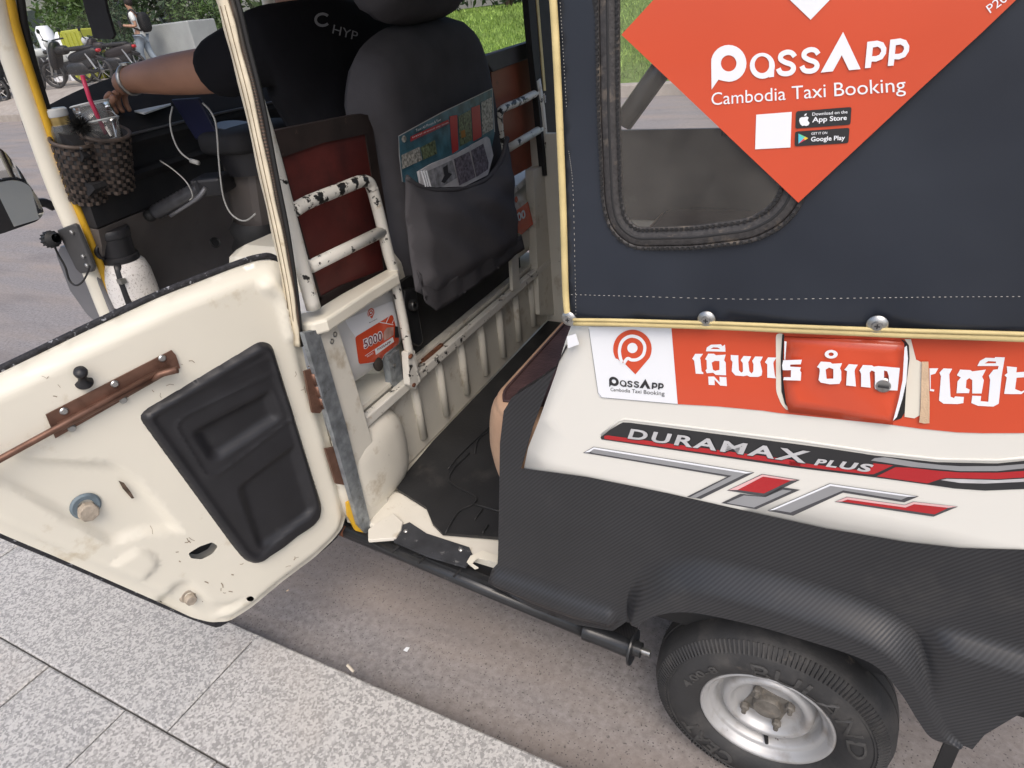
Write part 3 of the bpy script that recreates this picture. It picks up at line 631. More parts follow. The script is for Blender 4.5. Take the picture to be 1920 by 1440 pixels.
D.text('DURAMAX', [(1176.5, 822.3), (1512, 869.4), (1520, 846.5), (1181.4, 803.6)], .0024, 'c', bold=.028, shear=.05, space=1.22)
D.text('PLUS', [(1526, 872), (1634.7, 886.5), (1638.5, 871), (1529, 859.6)], .0022, 'c', bold=.04, shear=.2, space=1.2)
st = D.build('b', 'model_name_stripe', m_ink, RK, label='black and red stripe with silver raised lettering')
D.build('r', 'red_band', m_redfoil, st); D.build('s', 'grey_band', m_silverst, st); D.build('c', 'lettering', m_chrome, st); D.build('ls', 'lettering_outline', m_blackpl, st)
def chev(name, dark, light, lm, hi=None):
    D = Decal(side); D.poly([dark], .0012, 'd'); D.poly([light], .0016, 'l')
    o = D.build('d', name, m_silverdk, RK); D.build('l', 'foil', lm, o)
    if hi: D.poly([hi], .0014, 'h'); D.build('h', 'pale_edge', m_white if lm is not m_redfoil else m_pink, o)
chev('chevron_sticker', Z6([(60, 316), (150, 264), (1530, 484), (1070, 711), (950, 692), (1295, 521), (100, 321)]), Z6([(125, 309), (152, 286), (1460, 493), (1025, 703), (978, 694), (1335, 512), (150, 318)]), m_silverst, Z6([(72, 313), (152, 268), (1515, 486), (1460, 493), (152, 284), (118, 309)]))
chev('chevron_sticker', Z6([(1295, 638), (1595, 497), (1920, 548), (1620, 692)]), Z6([(1385, 634), (1602, 520), (1842, 553), (1610, 664)]), m_redfoil, Z6([(1312, 634), (1598, 502), (1895, 549), (1842, 553), (1602, 519), (1384, 634)]))
chev('chevron_sticker', Z6([(1245, 746), (1410, 666), (1610, 690), (1760, 610), (1922, 632), (1545, 800)]), Z6([(1290, 745), (1440, 680), (1625, 695), (1770, 632), (1850, 640), (1525, 785)]), m_silverst)
chev('chevron_sticker', [(1438.7, 957.6), (1555.6, 906.5), (1723, 930.5), (1695.4, 942), (1580.8, 923.6), (1487, 967)], [(1452, 956), (1557, 911), (1703, 931.5), (1690, 937), (1581, 919.5), (1482, 961)], m_silverst, [(1442, 957), (1556, 907.4), (1719, 930.6), (1703, 931.5), (1557, 911), (1452, 956)])
chev('chevron_sticker', Z7([(370, 440), (470, 400), (945, 465), (1015, 438), (1380, 480), (1180, 562)]), Z7([(430, 438), (477, 422), (950, 488), (1022, 460), (1300, 490), (1188, 543)]), m_redfoil, Z7([(378, 439), (471, 403), (945, 468), (1016, 441), (1370, 480), (1300, 489), (1022, 459), (950, 487), (477, 421), (428, 438)]))
# raised seam round the stripe
for off_ in (0,):
    pth = [side(x, y, .0008) for x, y in [(1128, 816), (1160, 789), (1172, 786), (1500, 827), (1640, 848), (1760, 861), (1870, 863), (1990, 852)]]
    obj('panel_crease', *tube(pth, .0022, 8, flat=.5), m_panel, RK, smooth=True)

# ---------------- canvas side with its window
def yc0(x, z): return yb0(x, 1.0) - .012 + .05 * (z - 1.0)
def cside(px, py, off=0):
    p = at(px, py, 1, 0)
    for _ in range(6): p = at(px, py, 1, yc0(p[0], p[2]) - off)
    return p
C2 = lambda L: [tuple(cside(px, py)[[0, 2]]) for px, py in L]
TOP = 1.70
SCR = [tuple(cside(*p)[[0, 2]]) for p in ((1067, 597), (1325, 598), (1645, 608), (1960, 615))]
def pucker(a, b):
    o = .0022 * math.sin(a * 38) * math.exp(-((b - 1.02) / .05) ** 2)
    for xs_, zs_ in SCR: o += .0045 * math.exp(-((a - xs_) / .022) ** 2 - ((b - zs_) / .05) ** 2)
    return o
left_e = C2([(1062, 598), (1058, 560), (1056, 400), (1050, 200), (1040, 0)]); left_e += [(left_e[-1][0] - .005, TOP)]
hem = C2([(1078, 603), (1250, 605), (1480, 611), (1700, 620), (1920, 626)])
out = left_e + [(XR, TOP), (XR, hem[-1][1] + .02)] + hem[::-1]
wt = 1.60
wl = C2([(1141, 0), (1143, 200), (1150, 380)]); wb = C2([(1190, 446), (1300, 444), (1410, 430)]); wr = C2([(1490, 330)])
win = [(wl[0][0] - .003, wt)] + wl + C2([(1160, 420)]) + wb + C2([(1455, 405), (1480, 375)]) + [(wr[0][0], wr[0][1]), (wr[0][0] + .03, wt)]
win = rounded(win, .02, 3)
out = resample(out, .03); v, f = fill([out, win], gridpts([out, win], .016))
obj('canvas_side', [(a, yc0(a, b) + .0025 * math.sin(a * 17 + b * 9) * math.sin(b * 13) + pucker(a, b), b) for a, b in v], f, m_canvas, RK, smooth=True, thick=.003, label='dark navy canvas side with clear window')
wi = [np.array(p) for p in win]; cc = np.mean(wi, 0)
wi2 = [p + (cc - p) / np.linalg.norm(cc - p) * .004 for p in wi]
v, f = fill([win], gridpts([win], .04)); pane = obj('window_pane', [(a, yc0(a, b) - .002, b) for a, b in v], f, m_film, RK, smooth=True, label='scuffed clear vinyl window')
def ring(delta, r, mat, name, off, flat=1):
    P = []
    for p in resample(win, .008): 
        q = np.array(p); 
        P.append(q)
    P = np.array(P); nx = np.roll(P, -1, 0) - np.roll(P, 1, 0); nn = np.stack([-nx[:, 1], nx[:, 0]], 1); nn /= np.linalg.norm(nn, axis=1)[:, None]
    s = 1 if ((cc - P[0]) @ nn[0]) > 0 else -1
    Q = P + nn * s * delta; Q = [(a, yc0(a, b) - off, b) for a, b in Q]; Q.append(Q[0])
    return obj(name, *tube(Q, r, 8, flat=flat), mat, pane, smooth=True)
m_welt = M('window_welt', (.045, .042, .042), .5, var=.3, vscale=180, dirt=[((.15, .125, .10), 40, .55, .15)], bump=.3, bscale=420)
ring(0, .0115, m_welt, 'window_welt', .001, .35)
ring(-.0135, .003, m_welt, 'outer_rib', .001); ring(.0115, .003, m_welt, 'inner_rib', .001); ring(0, .0030, m_black, 'centre_cord', .0025)
# tiny studs on the ribs
mb = MB()
for dl in (-.0135, .0115):
    P = np.array(resample(win, .0062)); nx = np.roll(P, -1, 0) - np.roll(P, 1, 0); nn = np.stack([-nx[:, 1], nx[:, 0]], 1); nn /= np.linalg.norm(nn, axis=1)[:, None]; s = 1 if ((cc - P[0]) @ nn[0]) > 0 else -1
    for a, b in P + nn * s * dl:
        if b < 1.5: mb.add(*box((a, yc0(a, b) - .0042, b), (.0035, .003, .0035)))
mb.build('rib_studs', m_black, pane)['kind'] = 'stuff'
# hem: piping, stitching, fold
pipe = [cside(x, y, .004) for x, y in [(1076, 606), (1150, 607), (1250, 610), (1370, 614), (1480, 619), (1600, 624), (1700, 628), (1800, 631), (1920, 635), (2050, 640)]]; pipe.append(np.array([XR, yc0(XR, hem[-1][1]) - .004, hem[-1][1] + .018]))
obj('hem_piping', *tube(smoothpath(pipe, 5), .0042, 8, flat=.8), m_trim, RK, smooth=True)
obj('hem_piping', *tube(smoothpath([p + np.array([0, -.002, .0065]) for p in pipe], 5), .0026, 8), m_trim, RK, smooth=True)
vp = [cside(x, y, .004) for x, y in [(1064, 596), (1060, 540), (1056, 400), (1050, 250), (1043, 100), (1037, 0)]]; vp.append(vp[-1] + np.array([-.004, 0, .25]))
obj('edge_piping', *tube(smoothpath(vp, 5), .0052, 8, flat=.7), m_trim, RK, smooth=True)
mb = MB()
for path in ([(1062, 552), (1200, 556), (1400, 561), (1600, 559), (1760, 557), (1920, 556)], [(1080, 603), (1078, 500), (1074, 350), (1066, 280)], [(1062, 200), (1056, 100), (1050, 0)]):
    q = [cside(x, y, .0032) for x, y in path]; q = np.array(smoothpath(q, 30))
    for i in range(0, len(q) - 1, 2): mb.add(*tube([q[i], q[i] * .3 + q[i + 1] * .7], .00042, 4))
mb.build('stitching', m_yelthread, RK)
for x, y in ((1067, 597), (1325, 598), (1645, 608)):
    c = cside(x, y, .003); sc = obj('hem_screw', *lathe([(0, .0065), (.0055, .0065), (.0062, .005), (.0095, .004), (.0115, .002), (.0115, 0)], c, (0, -1, 0), 24), m_steel, RK, smooth='auto')
    mb = MB(); mb.add(*box(c + np.array([0, -.0068, 0]), (.006, .001, .0014))); mb.add(*box(c + np.array([0, -.0069, 0]), (.0014, .001, .006))); mb.build('cross_slot', m_ink, sc)
# ---------------- big diamond sticker
D = Decal(lambda x, y, off: cside(x, y, .0080 + off))
D.poly([[(1165, 65), (1280, 174), (1400, 288), (1497, 380), (1600, 284), (1720, 172), (1840, 62), (1905, 0), (1990, -80), (1658, -395), (1225, 0)]], 0, 's')
stk = D.build('s', 'diamond_sticker', m_orange, RK, label='large orange diamond advertising sticker over the window')
for i_, lp in enumerate(passapp()): D.poly([Z3(L) for L in lp], .0008 + .0001 * i_, 'w')
D.text('Cambodia Taxi Booking', [(1334, 205), (1699, 180), (1697, 144), (1334, 174)], .0008, 'w2')
D.poly([[(1455, -25), (1520, 37), (1580, -25)]], .0008, 'w3')
D.text('P202', [(1857, 25), (1903, -9), (1893, -22), (1848, 12)], .0008, 'w4')
D.poly([Z3([(470, 840), (790, 815), (778, 1135), (460, 1152)])], .0008, 'w5')
D.poly([Z3(rounded([(828, 810), (1328, 770), (1318, 930), (822, 966)], 20))], .0008, 'bk'); D.poly([Z3(rounded([(820, 992), (1310, 958), (1300, 1095), (816, 1126)], 20))], .0008, 'bk2')
D.text('Download on the', Z3([(975, 850), (1292, 828), (1292, 800), (975, 822)]), .0013, 'wt', bold=.01); D.text('App Store', Z3([(972, 925), (1285, 900), (1285, 845), (975, 862)]), .0013, 'wt', bold=.02)
D.text('GET IT ON', Z3([(965, 1022), (1108, 1014), (1110, 992), (967, 1000)]), .0013, 'wt', bold=.01); D.text('Google Play', Z3([(962, 1095), (1268, 1080), (1270, 1025), (964, 1040)]), .0013, 'wt', bold=.02)
ap = [(898, 862), (925, 856), (942, 866), (932, 890), (950, 915), (940, 935), (920, 942), (902, 938), (885, 942), (866, 925), (856, 895), (862, 872), (880, 862)]
D.poly([Z3(ap)], .0013, 'wt'); D.poly([Z3([(900, 852), (908, 835), (926, 826), (920, 846)])], .0013, 'wt')
for k_, pl, mm in (('p1', [(850, 1010), (895, 1055), (850, 1102)], (.10, .55, .70)), ('p2', [(850, 1010), (912, 1038), (895, 1055)], (.15, .62, .35)), ('p3', [(912, 1038), (938, 1052), (912, 1068), (895, 1055)], (.80, .55, .05)), ('p4', [(895, 1055), (912, 1068), (850, 1102)], (.65, .08, .12))):
    D.poly([Z3(pl)], .0013, k_)
D.build('w', 'lettering', m_white, stk); D.build('w2', 'lettering', m_white, stk); D.build('w3', 'pin_tip', m_white, stk); D.build('w4', 'serial_lettering', m_white, stk); D.build('w5', 'blank_code_square', m_white, stk); D.build('bk2', 'store_badge', m_ink, stk); D.build('bk', 'store_badge', m_ink, stk); D.build('wt', 'badge_lettering', m_white, stk)
for k_, c_ in (('p1', (.10, .55, .70)), ('p2', (.15, .62, .35)), ('p3', (.80, .55, .05)), ('p4', (.65, .08, .12))): D.build(k_, 'play_logo', M('play_' + k_, c_, .3), stk)

# ---------------- rear wheel
WC = np.array([0, 0, .2]); m_tyre = M('tyre_rubber', (.032, .032, .033), .62, var=.2, vscale=12, dirt=[((.085, .08, .075), 9, .5, .25), ((.12, .105, .09), 22, .66, .1)], bump=.25, bscale=260)
wheel = obj('rear_wheel', *lathe([(.03, .14), (.05, .06), (.05, .036), (.0, .036)], WC, (0, 1, 0), 24), m_steel, RK, smooth='auto')
prof = [(.114, .012), (.118, .002), (.124, -.006), (.138, -.015), (.152, -.0185), (.165, -.017), (.178, -.011), (.1795, -.013), (.183, -.011), (.199, -.002), (.207, .008), (.2125, .022), (.2145, .040), (.2145, .046), (.211, .047), (.211, .050), (.2155, .051), (.216, .070), (.211, .071), (.211, .074), (.2155, .075), (.213, .092), (.204, .106), (.18, .118), (.15, .124), (.118, .112), (.114, .1)]
obj('tyre', *lathe(prof, WC, (0, 1, 0), 96, True), m_tyre, wheel, smooth='auto', label='black tyre with raised lettering')
rp = [(.1185, .004), (.1200, -.001), (.1175, -.004), (.1140, -.002), (.1085, .004), (.1065, .011), (.1040, .013), (.1000, .014), (.0965, .018), (.0945, .034), (.0925, .040), (.088, .043), (.0845, .040), (.083, .030), (.081, .023), (.076, .018), (.070, .017), (.066, .020), (.062, .028), (.058, .033), (.048, .034), (.030, .034), (.0, .034)]
obj('rim', *lathe(rp, WC, (0, 1, 0), 96), m_rim, wheel, smooth=True, label='dull silver pressed steel rim')
m_hub = M('hub_grime', (.16, .148, .13), .7, metal=.2, var=.3, vscale=60, dirt=[((.30, .25, .2), 40, .55, .15)], bump=.5)
hub = rounded([(math.cos(math.radians(a + 28)) * r_, math.sin(math.radians(a + 28)) * r_) for a, r_ in zip(range(0, 360, 45), [.052, .034] * 4)], .012)
V, Fc = solid([(x, .032, z + .2) for x, z in hub], (0, -1, 0), .006); obj('hub_plate', V, Fc, m_hub, wheel)
obj('hub_cap', *lathe([(.0, -.006), (.024, -.006), (.026, -.003), (.026, .034)], WC + np.array([0, .026, 0]), (0, 1, 0), 32), m_hub, wheel, smooth='auto')
for a in (28, 118, 208, 298):
    c = WC + np.array([math.cos(math.radians(a)) * .044, .030, math.sin(math.radians(a)) * .044])
    nut = obj('wheel_nut', *lathe([(.0085, 0), (.0085, -.009), (.006, -.0115), (.0048, -.0115), (.0045, -.019), (0, -.019)], c, (0, 1, 0), 6), m_hub, wheel)
c = WC + np.array([.004, .036, -.0905]); obj('valve', *tube([c, c + np.array([.004, -.016, .002]), c + np.array([.006, -.026, .003])], [.0048, .004, .0035], 8), m_black, wheel)
# tyre lettering in relief, wrapped round the sidewall
def polar(s, a0, r0, r1, arc, y0, mat, name, bold=.02):
    v, f = text2d(s, bold=bold, space=1.05); V = []
    for u, q in v:
        a = math.radians(a0 - arc * u); r = r0 + (r1 - r0) * q; yy = np.interp(r, [.118, .124, .138, .152, .165, .178], [.002, -.006, -.015, -.0185, -.017, -.011])
        V.append((WC[0] + r * math.cos(a), yy + y0 - .0012, WC[2] + r * math.sin(a)))
    return obj(name, V, f, mat, wheel, thick=.0014, off=0)
m_tlet = M('tyre_lettering', (.060, .059, .058), .5, var=.3, vscale=60)
polar('CEAT', 252, .136, .166, 46, -.0010, m_tlet, 'raised_lettering', .03)
polar('BULAND', 103, .137, .168, 100, -.0008, m_tlet, 'raised_lettering', .0)
polar('4.00-8', 163, .143, .160, 36, -.0008, m_tlet, 'raised_lettering')
mb = MB()
for i in range(150):                                       # shoulder sipes
    a = 2 * math.pi * i / 150; R_ = rotm('Y', -math.degrees(a)); c0 = np.array([.1935, -.0055, 0]); V, Fc = box((0, 0, 0), (.024, .0035, .0034), rotm('Z', 38) @ rotm('X', 20)); mb.add((V + c0) @ R_.T + WC, Fc)
mb.build('shoulder_lugs', m_tyre, wheel)
# far rear wheel and the front wheel (mostly hidden): plain tyre and rim
for nm, c in (('rear_wheel', np.array([0, 1.16, .2])), ('front_wheel', np.array([-2.0, .60, .2]))):
    w2 = obj(nm, *lathe([(.03, .040), (.032, -.012), (.0, -.012)], c, (0, 1, 0), 16), m_steel, RK); obj('tyre', *lathe(prof, c, (0, 1, 0), 48, True), m_tyre, w2, smooth='auto'); obj('rim', *lathe(rp, c, (0, 1, 0), 48), m_rim, w2, smooth=True)
# ================================================================== cabin: floor, bulkhead, rails, seats
BX = -.985; FLZ = .335
m_mat = M('rubber_floor_mat', (.020, .0205, .022), .5, var=.25, vscale=6, dirt=[((.055, .052, .05), 7, .55, .25)], bump=.2)
obj('floor', *box((-.55, .68, FLZ - .040), (.90, 1.14, .04)), m_creamin, RK)
# rubber mat with a lobed outline
mato = [at(px, py, 2, FLZ) for px, py in [(745, 920), (800, 955), (812, 985), (830, 1003), (940, 1012), (1000, 1015)]]
L2 = [(p[0], p[1]) for p in mato] + [(-.1, .10), (-.1, 1.22), (BX + .02, 1.22), (BX + .02, .40), (BX + .03, .25)]
v, f = fill([L2]); obj('floor_mat', [(a, b, FLZ - .001) for a, b in v], f, m_mat, RK, thick=.008, off=1, label='black rubber floor mat with moulded ribs')
mb = MB()
for path in ([(835, 1000), (860, 960), (888, 945), (890, 930), (845, 905), (850, 880), (880, 850)], [(888, 945), (940, 960)], [(890, 975), (905, 955)], [(840, 880), (870, 845), (930, 790)], [(890, 850), (900, 820), (935, 800)], [(905, 1000), (915, 985)]):
    q = [at(a, b, 2, FLZ + .009) for a, b in path]; mb.add(*tube(smoothpath(q, 4), .0035, 6, flat=.6))
mb.build('mat_ribs', m_mat, RK, smooth=True)
# sill: black edge strip with rivets, ribbed step and cream lip
sx0, sx1 = -.93, -.50
sy = lambda x: -.012 - .04 * x
obj('sill', *box((-.72, .125, FLZ - .026), (.50, .13, .04)), m_creamin, RK, bevel=.006)
q = [at(px, py, 2, FLZ - .002) for px, py in [(750, 986), (768, 979), (800, 1000), (880, 1026), (888, 1044), (872, 1062), (800, 1041), (738, 1014)]]
V, Fc = solid(q, (0, 0, 1), .006); es = obj('sill_edge_strip', V, Fc, M('worn_black_strip', (.035, .037, .042), .6, var=.3, vscale=25, dirt=[((.20, .20, .20), 40, .62, .08)]), RK)
for px, py in ((761, 995), (864, 1030)): obj('rivet', *lathe([(0, .003), (.004, .002), (.006, 0)], at(px, py, 2, FLZ - .002), (0, 0, 1), 12), m_steel, es, smooth=True)
st0 = [at(px, py, 2, FLZ - .028) for px, py in [(690, 1000), (740, 1012), (800, 1040), (870, 1062), (930, 1085), (960, 1100), (930, 1097), (800, 1047), (690, 1014)]]
V, Fc = solid(st0, (0, 0, 1), .012); stp = obj('step_ledge', V, Fc, m_blackmt, RK)
for (a, b), (c, d) in (((757, 1018), (735, 1035)), ((805, 1036), (785, 1056)), ((870, 1062), (850, 1082))):
    p0, p1 = at(a, b, 2, FLZ - .027), at(c, d, 2, FLZ - .027); obj('step_joint', *tube([p0, p1], .0025, 5), m_black, stp)
# underside tray to keep daylight out from below
obj('underbody', *box((-.62, .70, .265), (1.55, 1.04, .03)), m_black, RK)
obj('sill_face', *box((-.72, .065, .285), (.62, .012, .05)), m_blackmt, RK)
# torn white corner of paint
q = [at(px, py, 2, FLZ - .001) for px, py in [(882, 1042), (905, 1032), (934, 1042), (932, 1056), (915, 1050), (895, 1046), (885, 1056), (897, 1064), (890, 1066), (875, 1054)]]
V, Fc = solid(q, (0, 0, 1), .003); obj('bare_paint_patch', V, Fc, m_cream, RK)
# running tube with its end fitting
ty = lambda x: .018 - .035 * (x + .3)
tp = [np.array([-1.02, ty(-1.02), .303]), np.array([-.70, ty(-.7), .281]), np.array([-.365, ty(-.365), .258])]
tubeo = obj('side_tube', *tube(tp, .0172, 16), m_blackmt, RK, smooth=True, label='black painted tube along the sill')
e0 = tp[2]; dx = np.array([1, -.035, -.012]); dx /= np.linalg.norm(dx)
obj('end_sleeve', *lathe([(.0175, 0), (.0225, .003), (.0225, .02), (.0215, .022), (.0235, .10), (.0235, .104)], e0, dx, 24), m_blackmt, tubeo, smooth='auto')
obj('end_disc', *lathe([(.01, .102), (.036, .104), (.037, .106), (.036, .109), (.016, .110), (.015, .124), (.008, .125)], e0, dx, 32), m_blackmt, tubeo, smooth='auto')
obj('end_stud', *lathe([(.0065, .12), (.0065, .142), (.0, .142)], e0, dx, 12), m_steel, tubeo, smooth='auto')
obj('rusty_end', *tube([np.array([-1.075, ty(-1.0) + .005, .306]), np.array([-1.0, ty(-1.0) - .001, .302])], [.018, .0168], 14), m_rust, tubeo, smooth=True)

# ---- bulkhead between driver and passengers
bh = obj('bulkhead', *box((BX - .008, .66, .455), (.012, 1.22, .26)), m_creamin, RK, label='cream ribbed bulkhead behind the driver')
for i in range(7):
    y_ = .385 + i * .125; P = [np.array([BX + .001, y_, .36]), np.array([BX + .001, y_, .545])]
    obj('pressed_rib', *tube(P, .013, 10, flat=1.0), m_creamin, bh, smooth=True)
obj('bulkhead_top', *box((BX - .06, .66, .587), (.13, 1.2, .012)), m_creamin, bh)
cb = [np.array([BX + .02, .06, .572]), np.array([BX + .02, 1.26, .560])]
obj('cross_bar', *box(((cb[0] + cb[1]) / 2), (.022, 1.22, .026)), m_chip, RK, bevel=.003)
# wheel-arch like boss by the near post
V, Fc = lathe([(.125, -.02), (.13, .02), (.118, .10), (.10, .115), (0, .115)], (BX - .02, .19, .40), (.25, -.1, .9), 28); 
bossP = []
def blob(c, rx, ry, rz, p=2.6, nu=28, nv=16):
    V = []; Fc = []
    for i in range(nv + 1):
        ph = -math.pi / 2 + math.pi * i / nv
        for j in range(nu):
            th = 2 * math.pi * j / nu; s = lambda a: math.copysign(abs(a) ** (2 / p), a)
            V.append((c[0] + rx * s(math.cos(ph)) * s(math.cos(th)), c[1] + ry * s(math.cos(ph)) * s(math.sin(th)), c[2] + rz * s(math.sin(ph))))
    for i in range(nv):
        for j in range(nu): Fc.append((i * nu + j, i * nu + (j + 1) % nu, (i + 1) * nu + (j + 1) % nu, (i + 1) * nu + j))
    return V, Fc
obj('post_boss', *blob((BX - .035, .165, .43), .085, .135, .125, 3.2), m_creamin, RK, smooth=True)
# ---- near door post: channel with galvanised strip
def postquad(pxs, x, th, name, mat, parent, nrm=(1, 0, 0), **k):
    P = [at(px, py, 0, x) for px, py in pxs]; V, Fc = solid(P, nrm, th); return obj(name, V, Fc, mat, parent, **k)
post = postquad([(598, 612), (630, 600), (664, 705), (700, 830), (730, 945), (752, 975), (742, 1008), (690, 1010)], -.945, .03, 'door_post', m_creamin, RK, bevel=.003)
postquad([(570, 624), (598, 618), (650, 800), (697, 990), (690, 1004), (674, 985), (630, 830)], -.938, .012, 'galvanised_strip', m_galv, post)
for px, py in ((628, 627), (622, 640), (688, 865), (693, 885), (695, 893)): 
    c = at(px, py, 0, -.944); obj('screw_hole', *lathe([(.0035, .001), (.0055, .0015), (.0062, 0)], c, (1, 0, 0), 12), m_steel, post)
ft = [at(px, py, 2, FLZ + .003) for px, py in [(690, 992), (716, 974), (738, 962), (755, 978), (752, 992), (742, 1008), (690, 1012)]]; V, Fc = solid(ft, (0, 0, 1), .01); obj('post_foot', V, Fc, m_creamin, post, bevel=.002)
yf = [at(px, py, 0, -.95) for px, py in [(652, 945), (660, 938), (680, 990), (682, 998), (668, 996), (655, 970)]]
V, Fc = solid(yf, (.9, -.3, 0), .008); obj('yellow_trim_end', V, Fc, m_yellow, RK)
# ---- red boards with dark padded tops, rails and ledges (near and far)
def P0(L, x=-.985): return [at(px, py, 0, x) for px, py in L]
q = P0([(505, 250), (520, 244), (600, 228), (680, 214), (690, 225), (728, 500), (735, 530), (592, 575), (560, 470)], -1.0); V, Fc = solid(q, (1, 0, 0), .012); obj('red_board', V, Fc, m_red, RK, label='dark red board behind the near grab rails')
q = P0([(503, 252), (520, 244), (600, 228), (676, 213), (690, 216), (694, 250), (606, 268), (515, 300)], -.995); V, Fc = solid(q, (1, 0, 0), .02); obj('board_top_cover', V, Fc, M('dark_brown_cover', (.030, .020, .018), .6, var=.3, vscale=20, dirt=[((.09, .06, .05), 30, .62, .1)]), RK)
for q_ in ([(682, 232), (696, 222), (745, 525), (722, 520), (712, 420)], [(506, 262), (522, 268), (560, 410), (604, 562), (588, 568), (545, 430)], [(594, 560), (640, 535), (735, 500), (738, 530), (600, 580)]):
    V, Fc = solid(P0(q_, -.997), (1, 0, 0), .004); obj('board_edge_strip', V, Fc, MATS['dark_brown_cover'], RK)
def px3(L, x): return [at(a, b, 0, x) for a, b in L]
rx = -.955
obj('grab_rail', *tube(smoothpath(px3([(480, 190), (510, 290), (545, 420), (572, 520), (588, 578)], rx), 4), .0155, 12), m_chip, RK, smooth=True, label='white rail post with chipped paint')
rl = px3([(552, 394), (580, 378), (640, 354), (676, 340), (692, 343), (698, 356)], rx)
obj('grab_rail', *tube(smoothpath(rl, 5), .0135, 12), m_chipmore, RK, smooth=True, label='bent white rail with badly flaked paint')
obj('grab_rail', *tube(smoothpath(px3([(697, 352), (703, 372), (714, 415), (728, 475), (742, 520)], rx), 4), .0135, 12), m_chip, RK, smooth=True)
obj('grab_rail', *tube(px3([(582, 500), (716, 434)], rx), .0135, 12), m_chip, RK, smooth=True)
obj('grab_rail', *tube(smoothpath(px3([(738, 515), (756, 600), (768, 665), (778, 700), (782, 716)], rx + .01), 4), .0115, 10), m_chip, RK, smooth=True)
q = P0([(764, 660), (778, 655), (788, 710), (780, 730), (768, 722)], rx + .02); V, Fc = solid(q, (1, 0, 0), .02); obj('rail_clamp', V, Fc, m_chip, RK, bevel=.003); obj('rust_lump', *blob(at(770, 668, 0, rx + .022), .004, .009, .006, 2), m_rust, RK, smooth=True); obj('rust_lump', *blob(at(776, 722, 0, rx + .022), .004, .007, .005, 2), m_rust, RK, smooth=True)
# ledge: formed plate
lg = [at(px, py, 2, .875) for px, py in [(560, 590), (566, 585), (588, 582), (640, 550), (736, 498), (746, 505), (746, 512), (700, 540), (655, 570), (612, 598), (585, 606), (560, 605)]]
V, Fc = solid(lg, (0, 0, 1), .03); obj('rail_ledge', V, Fc, m_cream, RK, bevel=.006, label='white plate under the near grab rails')
# container behind post with sticker
cj = at(690, 625, 0, -1.03)
cont = obj('jerry_tank', *blob((-1.075, .285, .745), .10, .185, .118, 3.0), M('white_plastic_tank', (.70, .70, .69), .4, var=.04, dirt=[((.5, .46, .4), 9, .6, .2)]), RK, smooth=True, label='white plastic tank with an orange voucher sticker')
TX = -.972
TC = np.array([-1.075, .285, .745]); TR = (.10, .185, .118); TP = 3.0
def tanksurf(x, y, off):
    p = at(x, y, 0, TX)
    for _ in range(8):
        q = 1 - abs((p[1] - TC[1]) / TR[1]) ** TP - abs((p[2] - TC[2]) / TR[2]) ** TP
        p = at(x, y, 0, TC[0] + TR[0] * max(q, .03) ** (1 / TP) + .002 + off)
    return p
class CDecal(Decal):
    def poly(s, loops, off, key):
        loops = [resample(L, 4) for L in loops]; v, f = fill(loops, gridpts(loops, 4)); s.mb.setdefault(key, MB()).add([s.surf(x, y, off) for x, y in v], f)
D = CDecal(tanksurf)
ZT = Zm(630, 560, 140 / 1440)
D.poly([ZT(rounded([(170, 410), (1090, 40), (1160, 320), (1215, 740), (1220, 880), (1130, 920), (900, 1060), (880, 1230), (440, 1270), (380, 740), (260, 580)], 40))], 0, 'w')
D.poly([ZT(rounded([(368, 740), (1090, 300), (1215, 760), (1218, 870), (1130, 930), (940, 1060), (880, 1190), (700, 1230), (440, 1265)], 50))], .0008, 'o')
D.text('5000', ZT([(545, 985), (905, 800), (890, 600), (510, 790)]), .0014, 'lw', bold=.10, space=1.1)
D.text('5000', ZT([(555, 965), (895, 800), (880, 625), (525, 800)]), .0020, 'ln', bold=.015, space=1.1)
D.poly([ZT([(745, 975), (1095, 740), (1120, 830), (770, 1085)])], .0014, 'lw')
D.text('PASSAPP', ZT([(805, 1005), (1062, 850), (1050, 810), (795, 965)]), .0020, 'ln', bold=.02)
D.poly([ZT(stroke([(840, 455), (930, 470), (1105, 505)], 14))], .0014, 'lw'); D.poly([ZT(stroke([(965, 470), (1030, 335)], 12))], .0014, 'lw'); D.poly([ZT(stroke([(1080, 480), (1120, 400)], 12))], .0014, 'lw')
D.poly([ZT(stroke([(560, 1105), (735, 985)], 9))], .0014, 'lw'); D.text('PROMO', ZT([(605, 1135), (722, 1062), (715, 1030), (595, 1105)]), .0014, 'lw')
D.poly([ZT([(1135, 530), (1190, 540), (1222, 750), (1130, 755)])], .0014, 'bk'); D.poly([ZT([(925, 640), (980, 560), (1110, 545), (1110, 700), (1010, 770), (930, 810), (910, 740)])], .0014, 'hand')
pinm = affine([(392, 85), (418, 466), (555, 265)], ZT([(665, 190), (695, 385), (738, 255)])); pin(pinm, D, .0008, 'o', 'lw')
af2 = affine([(65, 380), (1252, 95), (1845, 230)], ZT([(640, 465), (735, 405), (795, 385)]))
for lp in passapp(): Decal.poly(D, [af2(L) for L in lp], .0016, 'ik')
sk = D.build('w', 'tank_label', m_white, RK); D.build('o', 'orange_voucher', m_orange, sk); D.build('lw', 'lettering', m_white, sk); D.build('ln', 'lettering', M('maroon_ink', (.16, .012, .03), .4), sk); D.build('bk', 'dark_sleeve_print', m_ink, sk); D.build('hand', 'hand_print', M('hand_print', (.42, .26, .22), .4, var=.3, vscale=60), sk); D.build('ik', 'logo_lettering', m_ink, sk)
obj('tank_valve', *blob(at(709, 683, 0, -.98), .010, .014, .018, 2.2), M('grimy_valve', (.03, .024, .02), .8, bump=.8, bscale=120), RK, smooth=True)
